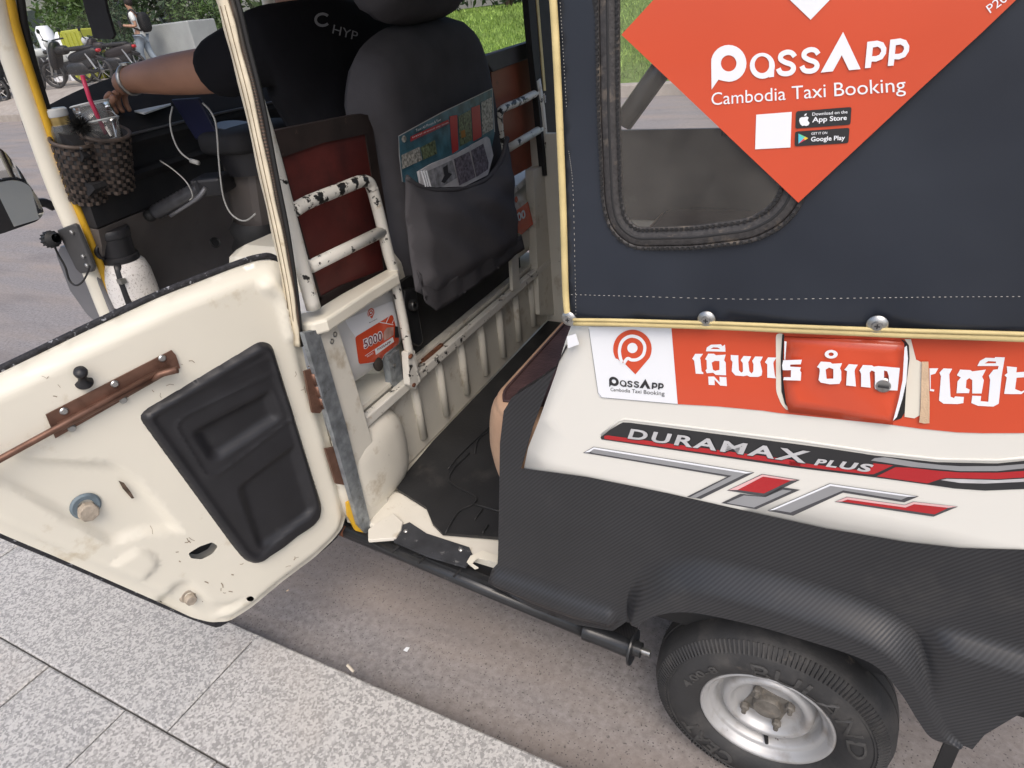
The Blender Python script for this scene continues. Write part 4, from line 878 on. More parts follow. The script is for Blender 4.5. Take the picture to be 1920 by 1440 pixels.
q = P0([(728, 670), (748, 655), (760, 720), (752, 745), (735, 720)], -.975); V, Fc = solid(q, (1, 0, 0), .02); br = obj('bracket_plate', V, Fc, m_galv, RK)
for px, py in ((738, 685), (748, 728)): obj('bolt', *lathe([(.005, 0), (.005, .004), (0, .004)], at(px, py, 0, -.974), (1, 0, 0), 6), m_steel, br)
# seat frame hinge under the driver's seat
q = P0([(760, 545), (782, 540), (785, 580), (795, 640), (788, 650), (768, 640), (758, 590)], -.97); V, Fc = solid(q, (1, 0, 0), .03); obj('seat_hinge', V, Fc, m_blackmt, RK, bevel=.004)
obj('hinge_coil', *lathe([(.006, .012), (.012, .014), (.015, .01), (.015, 0)], at(771, 572, 0, -.965), (1, 0, 0), 20), m_blackmt, RK, smooth='auto')
obj('rusted_rail', *box(at(797, 660, 0, -1.0), (.06, .10, .012)), m_rust, RK)

# ---- far side: door inner, posts, rails, board, tank
FY = 1.27
far = obj('far_side_panel', *box((-.2, FY, .66), (1.65, .02, .70)), m_creamin, RK)
def fq(pxs, x, th, name, mat, nrm=(1, 0, 0), parent=RK, **k):
    V, Fc = solid(P0(pxs, x), nrm, th); return obj(name, V, Fc, mat, parent, **k)
fq([(918, 100), (995, 78), (1012, 185), (1018, 300), (955, 335), (930, 240)], -1.0, .012, 'red_board', m_redfar, label='faded orange red board behind the far grab rails')
fq([(905, 108), (915, 103), (1000, 76), (1005, 105), (925, 135)], -.99, .03, 'board_top_cover', M('grey_brown_cover', (.055, .05, .05), .6, var=.2, vscale=14), bevel=.004)
obj('grab_rail', *tube(smoothpath(px3([(948, 330), (938, 250), (936, 215), (945, 203), (975, 190), (1005, 174)], rx), 5), .0115, 10), m_chipmore, RK, smooth=True)
obj('grab_rail', *tube(px3([(945, 283), (1016, 240)], rx), .0125, 10), m_chip, RK, smooth=True)
obj('grab_rail', *tube(px3([(1004, 150), (1012, 200), (1022, 300)], rx), .0165, 12), m_chip, RK, smooth=True)
mb = MB()
for i in range(4): mb.add(*tube([at(1012, 182 + i * 3.5, 0, rx) + np.array([.018 * math.cos(a), .022 * math.sin(a), .004 * a / 3]) for a in np.linspace(0, 6.28, 14)], .0022, 5))
mb.build('wire_binding', m_steel, RK)
lg = [at(px, py, 2, .88) for px, py in [(950, 335), (1005, 300), (1038, 288), (1042, 300), (1010, 312), (965, 352), (952, 352)]]; V, Fc = solid(lg, (0, 0, 1), .02); obj('rail_ledge', V, Fc, m_chip, RK, bevel=.004)
fq([(1000, 320), (1040, 300), (1052, 430), (1052, 590), (1012, 590)], -.955, .03, 'far_door_post', m_creamin)
fq([(958, 450), (970, 440), (975, 540), (962, 545)], -.95, .012, 'seat_strut', m_creamin)
obj('jerry_tank', *blob((-1.06, 1.17, .735), .08, .17, .11, 4.5), m_creamin, RK, smooth=True, label='white plastic tank with an orange sticker beyond the seat')
D = Decal(lambda x, y, off: at(x, y, 0, -.965 + off)); D.poly([[(955, 405), (990, 378), (1000, 420), (978, 440), (960, 432)]], 0, 'o'); D.poly([ell((968, 374), 3, 6)], 0, 'o'); o = D.build('o', 'tank_sticker', m_orange, RK)
D.text('500', [(964, 420), (986, 408), (984, 392), (961, 404)], .001, 'l', bold=.04); D.build('l', 'lettering', m_white, o)
# far pillar with dark curtain
fq([(968, -420), (1030, -440), (1045, -80), (1052, 200), (1052, 320), (1022, 330), (1010, 200), (998, 90), (985, -60)], -.945, .02, 'far_pillar', M('dark_curtain', (.016, .016, .017), .7, var=.3, vscale=30))
fq([(1006, 0), (1010, 0), (1024, 170), (1020, 170)], -.942, .004, 'pillar_edge', m_trim)
# far canvas and roof, back wall, side inner
far_c = [(-.36, 1.02), (XR, 1.02), (XR, 1.70), (-.36, 1.70)]; far_w = rounded([(-.26, 1.12), (.30, 1.12), (.30, 1.60), (-.26, 1.60)], .06)
v, f = fill([far_c, far_w]); obj('far_canvas', [(a, FY - .02 * (b - 1), b) for a, b in v], f, m_canvas, RK, thick=.003)
v, f = fill([far_w]); obj('far_window', [(a, FY - .02 * (b - 1), b) for a, b in v], f, clear_film('dusty_far_window', .42, (.50, .48, .44)), RK)
obj('back_canvas', *box((XR + .01, .62, 1.32), (.01, 1.30, .76)), m_canvas, RK); obj('back_panel', *box((XR + .01, .62, .77), (.012, 1.28, .52)), m_panel, RK)
ry = np.linspace(-.03, 1.27, 14); V = []
for x in (-1.85, -1.0, 0, XR + .02):
    for y_ in ry: V.append((x, y_, 1.70 + .10 * math.sin(math.pi * (y_ + .03) / 1.30)))
obj('roof_canvas', V, [(i * 14 + j, i * 14 + j + 1, i * 14 + 15 + j, i * 14 + 14 + j) for i in range(3) for j in range(13)], m_canvas, RK, smooth=True, thick=.004)
for x in (-.36, .25): obj('roof_hoop', *tube(smoothpath([(x + .06, .03, 1.0), (x + .06, .03, 1.60), (x + .06, .12, 1.69), (x, .62, 1.77), (x, 1.15, 1.71), (x, 1.24, 1.6), (x, 1.24, 1.0)], 5), .012, 8), m_blackmt, RK, smooth=True)
obj('roof_bounce_sheet', *box((-.6, .62, 1.695), (2.3, 1.2, .006)), M('bounce_sheet_cream', (.62, .58, .50), .9), RK)  # added unseen cream sheet under the roof, bounces light into the cabin
obj('diagonal_stay', *tube([at(1168, 230, 1, .35), at(1225, 150, 1, .35), at(1290, 60, 1, .35)], .018, 10), m_blackmt, RK, smooth=True)
# ---- passenger bench
def bench():
    prof = [(-.30, .56), (-.51, .565), (-.545, .60), (-.556, .66), (-.555, .70), (-.548, .74), (-.535, .770), (-.50, .788), (-.30, .795), (.10, .785)]
    P = np.array(smoothpath([(a, 0, b) for a, b in prof], 7))[:, [0, 2]]; ys_ = [.010 + .07 * (1 - math.cos(a)) for a in np.linspace(0, math.pi / 2, 9)] + [.12, .4, .7, 1.0, 1.18, 1.23, 1.245]; sh = [.07 * (1 - math.sin(a)) for a in np.linspace(0, math.pi / 2, 9)] + [0, 0, 0, 0, 0, .012, .04]
    c = np.array([-.2, .67]); V = []; n = len(P)
    for y_, s_ in zip(ys_, sh):
        for p in P:
            d = c - p; d /= np.linalg.norm(d); q = p + d * s_; V.append((q[0], y_, q[1]))
    Fc = [(i * n + j, i * n + j + 1, (i + 1) * n + j + 1, (i + 1) * n + j) for i in range(len(ys_) - 1) for j in range(n - 1)]
    Fc += [tuple(range(n)), tuple(range((len(ys_) - 1) * n, len(ys_) * n))]
    return V, Fc, n, P
V, Fc, n_, P = bench()
b_ = obj('bench_seat', V, Fc, m_tan, RK, smooth='auto', label='passenger bench with burgundy top and tan front roll')
b_.data.materials.append(m_burg); cen = np.array([-.36, .80])
i0 = next(i for i, p in enumerate(P) if p[1] > .75 and p[0] > -.518)
for pl in b_.data.polygons[:-2]:
    r0, c0 = divmod(min(pl.vertices), n_)
    if c0 >= i0 and r0 >= 5: pl.material_index = 1
R5 = [np.array(V[5 * n_ + j]) + np.array([0, -.001, .001]) for j in range(i0, n_)]; F5 = [np.array(V[r * n_ + i0]) + np.array([-.001, 0, .001]) for r in range(5, len(V) // n_ - 2)]
obj('seam_piping', *tube(R5[::-1] + F5[1:], .0028, 6), m_burg, b_, smooth=True)
obj('bench_base', *box((-.20, .64, .45), (.50, 1.20, .22)), m_black, RK)
obj('bench_back', *box((.13, .64, .98), (.12, 1.18, .52)), m_burg, RK, bevel=.04)
# inner return of the body panel at the doorway
V = []; fr = S2([(1062, 645), (1042, 690), (1000, 720), (960, 745), (945, 770), (938, 830), (936, 960), (934, 1055)])
for a, b in fr: V += [(a, yb0(a, b) - .0015, b), (a + .003, yb0(a, b) + .03, b)]
obj('doorway_flange', V, [(i * 2, i * 2 + 1, i * 2 + 3, i * 2 + 2) for i in range(len(fr) - 1)], m_carbon, RK, smooth=True)
obj('panel_inner', *box((.06, .05, .66), (.70, .01, .60)), m_black, RK)
obj('far_darkening_panel', *box((-.10, FY - .022, .88), (1.40, .014, .28)), m_blackpl, RK)  # added black panel, darkens the far inside as seen through the window

# ---- driver's seat back with pocket
def seat_sheet(outl, x0, bulge, mat, name, parent, thick, **k):
    v, f = fill([outl], gridpts([outl], .022)); d = segdist(v, outl)
    V = [(x0 + bulge * (1 - (1 - np.clip(q / .09, 0, 1)) ** 2.2) , a, b) for (a, b), q in zip(v, d)]
    return obj(name, V, f, mat, parent, smooth=True, thick=thick, **k)
Y2 = lambda L, x: [tuple(at(a, b, 0, x)[[1, 2]]) for a, b in L]
so = rounded(Y2([(790, 552), (757, 545), (735, 470), (705, 350), (675, 260), (652, 205), (655, 160), (672, 95), (720, 52), (800, 35), (845, 28), (872, 58), (888, 110), (905, 200), (924, 300), (940, 440), (936, 458), (865, 510)], -1.035), .05, 3)
so = resample(so, .02)
v, f = fill([so], gridpts([so], .022)); d = segdist(v, so); h_ = .085 * np.sqrt(np.clip(1 - (1 - np.clip(d / .085, 0, 1)) ** 2, 0, 1)) 
k = len(v); lean = lambda b: -.02 * (b - .75)
V = [(-1.03 + lean(b) + q, a, b) for (a, b), q in zip(v, h_)] + [(-1.03 + lean(b) - q * .45, a, b) for (a, b), q in zip(v, h_)]
ds = obj('driver_seat_back', V, [tuple(t) for t in f] + [tuple(t[::-1] + k) for t in f], m_dgrey, RK, smooth=True, label='dark grey cloth driver seat back with a rear pocket')
hr = resample(rounded(Y2([(672, -10), (685, 20), (712, 45), (760, 50), (830, 33), (848, 10), (850, -30), (830, -120), (690, -120)], -1.03), .03, 3), .02)
v, f = fill([hr], gridpts([hr], .022)); d = segdist(v, hr); h_ = .065 * np.sqrt(np.clip(1 - (1 - np.clip(d / .06, 0, 1)) ** 2, 0, 1)); k = len(v)
obj('headrest', [(-1.02 + q, a, b) for (a, b), q in zip(v, h_)] + [(-1.02 - q, a, b) for (a, b), q in zip(v, h_)], [tuple(t) for t in f] + [tuple(t[::-1] + k) for t in f], m_dgrey, ds, smooth=True)
# pocket with a sagging mouth
po = Y2([(752, 330), (770, 345), (800, 353), (850, 352), (900, 335), (930, 300), (942, 255), (950, 300), (962, 440), (960, 470), (900, 505), (800, 560), (770, 545), (760, 480), (750, 400)], -.94)
po = resample(po, .015); v, f = fill([po], gridpts([po], .014)); d = segdist(v, po); wr = .006 * np.sin(v[:, 0] * 38 + v[:, 1] * 30 + 2 * np.sin(v[:, 1] * 14)) * np.clip(d / .05, 0, 1)
obj('seat_pocket', [(-.935 + .028 * min(1, q / .05) + w_ + .010, a, b) for (a, b), q, w_ in zip(v, d, wr)], f, m_dgrey2, ds, smooth=True, thick=.004)
mth = [np.array([-.925, *p]) for p in Y2([(752, 332), (772, 347), (805, 355), (850, 354), (900, 337), (930, 302), (943, 258)], -.94)]
obj('pocket_hem', *tube(smoothpath(mth, 5), .007, 8), m_dgrey2, ds, smooth=True)
fl = resample(Y2([(766, 505), (800, 540), (962, 440), (968, 466), (905, 514), (818, 574), (800, 580), (783, 566)], -.94), .012); v, f = fill([fl], gridpts([fl], .012)); 
obj('seat_skirt', [(-.912 + .0025 * math.sin(a * 60), a, b) for a, b in v], f, m_dgrey, ds, smooth=True, thick=.004)
obj('seat_cushion', *blob((-1.15, .72, .80), .15, .22, .06, 4), m_dgrey, RK, smooth=True)
pd = at(398, 470, 1, .31); obj('seat_pedestal', *box(((pd[0] - 1.02) / 2, .66, pd[2] / 2 + .2), (-1.02 - pd[0], .70, pd[2] - .4)), m_cream, RK, bevel=.06)
# black panel standing in for the shade under the seat
obj('seat_shade_panel', *box((-1.008, .76, .70), (.012, .70, .21)), m_black, RK)
# ================================================================== leaflets in the pocket
DX = -.928
def onx(x0, sl=0): return lambda px, py, off=0: at(px, py, 0, x0 + off)
ZL = Zm(740, 160, 220 / 1509)
D = Decal(onx(DX)); D.poly([ZL([(50, 650), (600, 350), (1255, 40), (1285, 620), (1230, 900), (1100, 1200), (500, 1330), (100, 1240)])], 0, 'card')
lf = D.build('card', 'leaflet', M('leaflet_teal', (.05, .14, .19), .3, var=.5, vscale=30), thick=.0015, off=1); tag(lf, 'laminated teal and red travel leaflet in the seat pocket', 'leaflet')
D.poly([ZL([(205, 660), (690, 440), (705, 490), (200, 730)])], .0012, 'r'); D.poly([ZL([(705, 400), (805, 380), (820, 830), (740, 880)])], .0012, 'r2'); D.poly([ZL([(985, 290), (1095, 250), (1120, 660), (1010, 720)])], .0012, 'r3')
D.poly([ZL([(85, 900), (320, 790), (355, 960), (95, 1080)])], .0012, 'g'); D.poly([ZL([(330, 800), (520, 700), (545, 880), (365, 960)])], .0012, 'gr'); D.poly([ZL([(820, 400), (980, 310), (1000, 700), (840, 790)])], .0012, 'gr2'); D.poly([ZL([(1110, 220), (1250, 150), (1270, 560), (1130, 640)])], .0012, 'g2')
D.poly([ZL(ell((120, 690), 30, 45))], .0012, 'g3'); D.poly([ZL([(850, 590), (905, 570), (915, 660), (860, 680)])], .0018, 'y')
D.text('Tour All Phnom & Tour', ZL([(275, 600), (600, 450), (595, 420), (270, 565)]), .0020, 'w'); D.text('travel around city tours', ZL([(225, 690), (690, 490), (690, 465), (222, 660)]), .0020, 'w')
for i in range(4): D.poly([ZL(stroke([(85, 840 - i * 20), (690, 545 - i * 20)], 5))], .0014, 'w2'); D.poly([ZL(stroke([(100, 1130 + i * 22), (720, 850 + i * 18)], 5))], .0014, 'w2')
D.poly([ZL(stroke([(100, 1240), (60, 900), (52, 652), (600, 352), (1255, 42), (1285, 600)], 12))], .0016, 'e')
m_photo = M('photo_print', (.34, .33, .30), .35, var=.75, vscale=160); m_photog = M('photo_print_green', (.13, .16, .09), .35, var=.85, vscale=170)
D.build('r', 'red_block', M('print_red', (.48, .03, .04), .35, var=.15), lf); [D.build(q, 'printed_photo', m_photo, lf) for q in ('g', 'g2')]; D.build('g3', 'printed_emblem', m_photo, lf); [D.build(q, 'printed_photo', m_photog, lf) for q in ('gr', 'gr2')]; [D.build(q, 'red_block', MATS['print_red'], lf) for q in ('r2', 'r3')]; D.build('y', 'yellow_block', M('print_ochre', (.35, .15, .02), .4), lf); D.build('w', 'lettering', m_white, lf); D.build('w2', 'printed_lines', M('print_paleteal', (.08, .17, .22), .4), lf); D.build('e', 'laminate_edge', M('laminate', (.50, .50, .50), .25), lf)
# folded newspaper
D = Decal(onx(DX + .008)); D.poly([ZL([(310, 1110), (480, 1010), (800, 880), (1190, 660), (1225, 690), (1270, 900), (1200, 1150), (900, 1300), (350, 1320)])], 0, 'p')
nw = D.build('p', 'newspaper', M('newsprint', (.55, .54, .56), .8, var=.12, vscale=40), thick=.006, off=1); tag(nw, 'folded newspaper tucked in front of the leaflet', 'newspaper')
D.poly([ZL([(430, 1100), (740, 960), (800, 1190), (600, 1310), (480, 1310)])], .0015, 'a'); D.poly([ZL([(760, 950), (960, 850), (1040, 1180), (830, 1290)])], .0015, 'b'); D.poly([ZL([(980, 840), (1140, 750), (1210, 1000), (1200, 1080), (1050, 1180)])], .0015, 'b2')
D.poly([ZL([(620, 1060), (680, 1020), (690, 1120), (740, 1140), (640, 1260), (600, 1240), (640, 1160)])], .0025, 'k')
D.build('a', 'grey_picture', M('news_grey', (.27, .27, .29), .8, var=.45, vscale=60), nw); D.build('b', 'dark_picture', M('news_dark', (.15, .13, .16), .8, var=.75, vscale=130), nw); D.build('b2', 'dark_picture', MATS['news_dark'], nw); D.build('k', 'printed_figure', M('news_ink', (.03, .028, .035), .8), nw)
mb = MB()
for dx_ in (0, .006, .012): mb.add(*tube([at(740 + .1458 * (345 + dx_ * 5000), 160 + .1458 * 1100, 0, DX + .012), at(740 + .1458 * (400 + dx_ * 5000), 160 + .1458 * 1300, 0, DX + .012)], .0022, 5))
mb.build('folded_edge', m_white, nw)

# ================================================================== open side door
HG = np.array([-.982, .05, 0]); _t = math.radians(17.4); DD = np.array([-math.sin(_t), -math.cos(_t), 0]); DN = np.array([math.cos(_t), -math.sin(_t), 0])
def door(px, py, off=0): return onplane(px, py, HG + DN * off, DN)
def dsz(px, py): p = door(px, py) - HG; return (p @ DD, p[2])
def dpt(s, z, off=0): return HG + DD * s + DN * off + np.array([0, 0, z])
DS = lambda L: [dsz(*p) for p in L]
dtop = DS([(545, 505), (520, 489), (490, 489), (440, 505), (300, 560), (150, 630), (0, 703)])
drear = [(.60, dtop[-1][1] - .005), (.645, dtop[-1][1] - .03), (.655, .90)] + DS([(0, 1000)]) + DS([(100, 1042), (200, 1086), (300, 1130), (360, 1158), (395, 1167), (430, 1165), (470, 1140), (530, 1090), (590, 1045), (625, 1012), (642, 990), (650, 960)])
dfront = DS([(645, 930), (630, 870), (600, 760), (575, 690), (555, 600)])
dout = dtop + drear + dfront; dout = resample(rounded(dout, .012, 3), .012)
dpanel = rounded(DS([(248, 772), (480, 634), (503, 640), (598, 945), (590, 972), (478, 1053), (452, 1046), (430, 1020)]), .022, 4)
rec1 = rounded(DS([(-60, 800), (40, 848), (215, 860), (262, 895), (350, 1000), (300, 995), (255, 1000), (205, 1022), (0, 905), (-80, 880)]), .02, 3)
rec2 = rounded(DS([(195, 1052), (255, 1017), (285, 1028), (295, 1050), (262, 1086), (220, 1066)]), .012, 3)
rec3 = rounded(DS([(285, 1138), (320, 1085), (350, 1078), (395, 1120), (420, 1122), (470, 1110), (400, 1160), (340, 1150)]), .015, 3)
rec4 = rounded(DS([(470, 530), (505, 505), (530, 540), (552, 640), (530, 640), (508, 560), (480, 545)]), .012, 3)
_pc = np.mean(dpanel, 0); dpin = [np.array(p) + (_pc - np.array(p)) / np.linalg.norm(_pc - np.array(p)) * .016 for p in dpanel]
def dh(P):
    P = np.asarray(P); h = .016 * sm((segdist(P, dout) - .006) / .022)
    h = h + .010 * sm((segdist(P, dpanel) ) / .02) * 0
    for poly, dep, bl in ((rec1, -.012, .016), (rec2, .006, .008), (rec3, -.010, .015), (rec4, .012, .012), (dpin, -.03, .006)):
        i = inside(P, [poly]); h = h + np.where(i, dep * sm(segdist(P, poly) / bl), 0)
    return h
slot = rounded(DS([(347, 1031), (368, 1018), (392, 1010), (402, 1018), (392, 1032), (372, 1042), (352, 1040)]), .004, 3)
holes = [slot, DS(ell((463, 1116), 7, 5, 10))]
pts = np.concatenate([gridpts([dout], .0095, .5), np.array(resample(rec1, .008)), np.array(resample(rec2, .006)), np.array(resample(dpin, .008))]); keep = inside(pts, [dout])
for hl in holes: keep &= ~inside(pts, [hl]) & (segdist(pts, hl) > .002)
v, f = fill([dout] + holes, pts[keep]); h = dh(v)
dr = obj('passenger_door', [dpt(a, b, q) for (a, b), q in zip(v, h)], f, m_cream, RK, smooth=True, label='open cream steel door with black inner moulding')
v2, f2 = fill([dout]); ob = [dpt(a, b, -.022) for a, b in v2]; obj('outer_skin', ob, f2, m_panel, dr)
V = []
for a, b in dout: V += [dpt(a, b, 0), dpt(a, b, -.022)]
n = len(dout); obj('door_edge', V, [(2 * i, 2 * i + 1, (2 * i + 3) % (2 * n), (2 * i + 2) % (2 * n)) for i in range(n)], m_creamin, dr)
V, Fc = solid([dpt(*p, -.006) for p in slot + []], DN, .004); obj('slot_shadow', V, Fc, m_black, dr)
m_seal = M('frayed_seal', (.020, .020, .024), .7, var=.6, vscale=120, dirt=[((.34, .35, .38), 70, .60, .05)], bump=.9, bscale=300)
seal = DS([(650, 960), (632, 1010), (530, 1092), (430, 1167), (395, 1170), (300, 1132), (150, 1066), (0, 1002)]); seal2 = DS([(552, 520), (520, 487), (490, 486), (440, 502), (300, 557), (150, 627), (0, 700)])
obj('door_seal', *tube(smoothpath([dpt(a, b, -.016) for a, b in seal + [(.66, .9)]], 4), .0095, 8), m_seal, dr, smooth=True); obj('door_seal', *tube(smoothpath([dpt(a, b + .002, -.012) for a, b in seal2 + [(.64, seal2[-1][1] - .015)]], 4), .006, 8), m_seal, dr, smooth=True)
for offp in (.009, .015):      # flange folds seen as fine lines
    pass
# black moulding with two recesses
up = rounded(DS([(318, 790), (335, 772), (500, 693), (540, 775), (400, 880), (375, 884)]), .016, 4); upin = rounded(DS([(342, 800), (500, 718), (522, 778), (402, 858), (380, 858)]), .02, 4); lo = rounded(DS([(430, 905), (545, 820), (583, 945), (570, 965), (482, 1022), (470, 1018)]), .02, 3); rim_in = rounded(DS([(268, 772), (482, 652), (500, 660), (584, 942), (476, 1036), (455, 1030)]), .018, 4)
crease = DS([(390, 885), (545, 790)])
def mh(P):
    P = np.asarray(P); h = .016 * sm(segdist(P, dpanel) / .010)
    h -= np.where(inside(P, [rim_in]), .004 * sm(segdist(P, rim_in) / .008), 0)
    h += .002 * np.exp(-(segdist(P, up) / .003) ** 2)
    h -= np.where(inside(P, [upin]), .013 * sm(segdist(P, upin) / .024), 0)
    h -= np.where(inside(P, [lo]), .009 * sm(segdist(P, lo) / .02), 0)
    top_ = DS([(262, 775), (500, 660)]); h += .002 * np.exp(-(segdist(P, top_, False) / .005) ** 2)
    return h
pp = np.concatenate([gridpts([dpanel], .0062, .5), np.array(resample(up, .006)), np.array(resample(upin, .006)), np.array(resample(lo, .006))]); pp = pp[inside(pp, [dpanel])]
v, f = fill([resample(dpanel, .006)], pp); h = mh(v)
obj('door_moulding', [dpt(a, b, q + .0135) for (a, b), q in zip(v, h)], f, m_blackpl, dr, smooth=True, label='black moulded door liner with pocket recess')
# bolt latch
def dq(L, off): return [door(px, py, off) for px, py in L]
V, Fc = solid(dq([(86, 778), (322, 657), (330, 666), (338, 690), (318, 700), (104, 822)], .021), DN, .003); lt = obj('bolt_latch', V, Fc, m_copper, dr, label='copper coloured sliding bolt with a long rod')
obj('bolt_barrel', *tube(dq([(112, 800), (320, 690)], .026), .0075, 12), m_copper, lt, smooth=True)
obj('bolt_rod', *tube(dq([(300, 697), (110, 801), (0, 861), (-110, 922)], .030), .0055, 12), m_copper, lt, smooth=True)
obj('bolt_handle', *tube([door(285, 712, .03), door(300, 702, .040), door(328, 694, .044), door(333, 693, .044)], [.004, .0055, .0065, .0065], 10), m_copper, lt, smooth=True)
for px, py in ((120, 771), (215, 720), (304, 672), (231, 750), (135, 803)): obj('latch_screw', *lathe([(0, .003), (.0045, .003), (.0065, .001), (.0065, 0)], door(px, py, .022), DN, 14), m_steel, lt, smooth='auto')
# lock knob
ax_ = DN * .55 + np.array([0, 0, .83]); c = door(158, 718, .016)
obj('lock_knob', *lathe([(.0135, 0), (.0135, .003), (.008, .006), (.0062, .016), (.0062, .022), (.0095, .026), (.0105, .031), (.009, .036), (0, .037)], c, ax_, 24), m_blackpl, dr, smooth=True)
# studs
hx = [(math.cos(a), math.sin(a)) for a in np.linspace(0, 2 * math.pi, 8, endpoint=False)]
m_gum = M('grimy_plug', (.36, .31, .25), .8, var=.25, vscale=50, bump=.7, bscale=160); m_bluegrey = M('blue_grey_washer', (.13, .17, .20), .6, var=.3, vscale=40)
c = door(160, 948, .005); o = obj('door_plug', *lathe([(.013, .004), (.021, .006), (.024, .003), (.024, 0)], c, DN, 24), m_bluegrey, dr, smooth='auto'); obj('plug_head', *lathe([(0, .016), (.0145, .016), (.0165, .014), (.0165, 0)], door(163, 956, .006), DN, 8), m_gum, o, smooth='auto')
c = door(352, 1116, .002); o = obj('door_plug', *lathe([(.008, .004), (.014, .005), (.017, .0)], c, DN, 20), m_gum, dr, smooth='auto'); obj('plug_head', *lathe([(0, .016), (.010, .016), (.0115, .014), (.0115, 0)], door(354, 1120, .003), DN, 8), m_gum, o, smooth='auto')
# rust chips on the door
D = Decal(lambda x, y, off: door(x, y, .0063 + off))
for k_, L in enumerate(([(222, 901), (232, 905), (245, 922), (252, 934), (247, 935), (230, 916)], [(322, 1005), (334, 1010), (332, 1018), (322, 1014)], [(347, 1046), (358, 1050), (356, 1058), (347, 1055)], [(365, 1056), (375, 1060), (372, 1067), (364, 1063)])):
    D.poly([L], .003 if k_ else .006, 'c')
D.build('c', 'rust_chips', M('chip_brown', (.10, .07, .05), .9, var=.5, vscale=90), dr)
# scratches and scuffs in the paint
r2 = np.random.default_rng(11)
def scratch(px, py, n, ln, wd, mat, off, name, spread=26):
    mb = MB()
    for i in range(n):
        c = np.array([px, py]) + r2.normal(0, spread, 2); a = r2.uniform(0, 6.28); L = ln * r2.uniform(.4, 1.5); d = np.array([math.cos(a), math.sin(a)]); q = np.array([-d[1], d[0]]) * r2.normal(0, .12) * L
        p2, f2 = fill([stroke([c - d * L / 2, c + q, c + d * L / 2], wd * r2.uniform(.5, 1.3))])
        P3 = []
        for u_, w_ in p2:
            sz_ = np.array([dsz(u_, w_)]); hh = dh(sz_)[0]; P3.append(dpt(*sz_[0], hh + off))
        mb.add(P3, f2)
    o = mb.build(name, mat, dr); o['kind'] = 'stuff'; return o
m_scr = M('scratch_brown', (.30, .235, .17), .8, var=.4, vscale=80)
for a_ in ((330, 1010, 6, 9, 1.6), (520, 1075, 6, 9, 1.6), (300, 720, 5, 10, 1.2), (90, 740, 4, 10, 1.2), (560, 700, 6, 8, 1.6), (400, 1090, 8, 8, 1.8)): scratch(*a_, m_scr, .0006, 'paint_scratches')
# hinges
for L in ([(572, 697), (583, 692), (592, 720), (606, 765), (600, 775), (588, 775)], [(612, 843), (628, 838), (640, 870), (655, 900), (650, 910), (632, 908)]):
    P = [at(px, py, 0, -.952) for px, py in L]; V, Fc = solid(P, (1, -.2, 0), .006); h_ = obj('hinge', V, Fc, m_copper, RK, label='brown butt hinge holding the open door')
    a, b = np.array(L[1]), np.array(L[3]); 
    for t0, t1 in ((.1, .38), (.42, .68), (.72, .98)): obj('hinge_knuckle', *tube([at(*(a + (b - a) * t0 + np.array([2, 1])), 0, -.948), at(*(a + (b - a) * t1 + np.array([2, 1])), 0, -.948)], .006, 8), m_copper, h_, smooth=True)
# ---- zip curtain strip on the near post: piping, brown band, zip
def strip(Lp, x_, wid, mat, name, off=0, parent=None, wob=0):
    P0_ = [at(px, py, 1, .045 - off) for px, py in Lp]; P0_ = [P0_[0] + (P0_[0] - P0_[1]) * ((1.72 - P0_[0][2]) / (P0_[0][2] - P0_[1][2]))] + P0_; P = smoothpath(P0_, 6); V = []
    for i, p in enumerate(P): w_ = wid * (1 + wob * math.sin(i * .9)); V += [p + np.array([-w_ / 2, 0, 0]), p + np.array([w_ / 2, 0, 0])]
    return obj(name, V, [(2 * i, 2 * i + 1, 2 * i + 3, 2 * i + 2) for i in range(len(P) - 1)], mat, parent or RK, smooth=True, thick=.004)
cu = strip([(388, -90), (422, 10), (440, 80), (468, 190), (498, 330), (520, 430), (540, 530), (550, 600), (556, 648)], 0, .024, M('off_white_piping', (.74, .66, .50), .55, var=.10, vscale=40, dirt=[((.45, .36, .22), 30, .6, .12)]), 'curtain_strip', .012, None, .08)
strip([(402, -90), (434, 10), (452, 80), (480, 190), (508, 330), (528, 430), (546, 530), (556, 600), (560, 648)], 0, .016, M('brown_band', (.16, .11, .085), .7, var=.2, vscale=30), 'brown_band', .006, cu)
strip([(415, -90), (446, 10), (463, 80), (490, 190), (517, 330), (537, 430), (552, 530), (560, 600), (564, 648)], 0, .016, m_black, 'zip_tape', .002, cu)
mb = MB(); q = np.array(smoothpath([at(px, py, 1, .04) for px, py in [(411, -90), (442, 10), (459, 80), (486, 190), (513, 330), (533, 430), (549, 530), (557, 600), (561, 648)]], 22))
for p in q: mb.add(*box(p + np.array([0, -.004, 0]), (.006, .003, .0025)))
mb.build('zip_teeth', M('zip_teeth', (.12, .11, .10), .5, metal=.5), cu)
mb = MB()
for dx_ in (-.006, .004): mb.add(*tube(smoothpath([at(px, py, 1, .0325) + np.array([dx_, -.0045, 0]) for px, py in [(422, 10), (440, 80), (468, 190), (498, 330), (520, 430), (540, 530), (550, 600)]], 8), .0007, 4))
mb.build('seam_thread', M('brown_thread', (.16, .11, .06), .9), cu)
# ================================================================== front of the cab
YF = .20
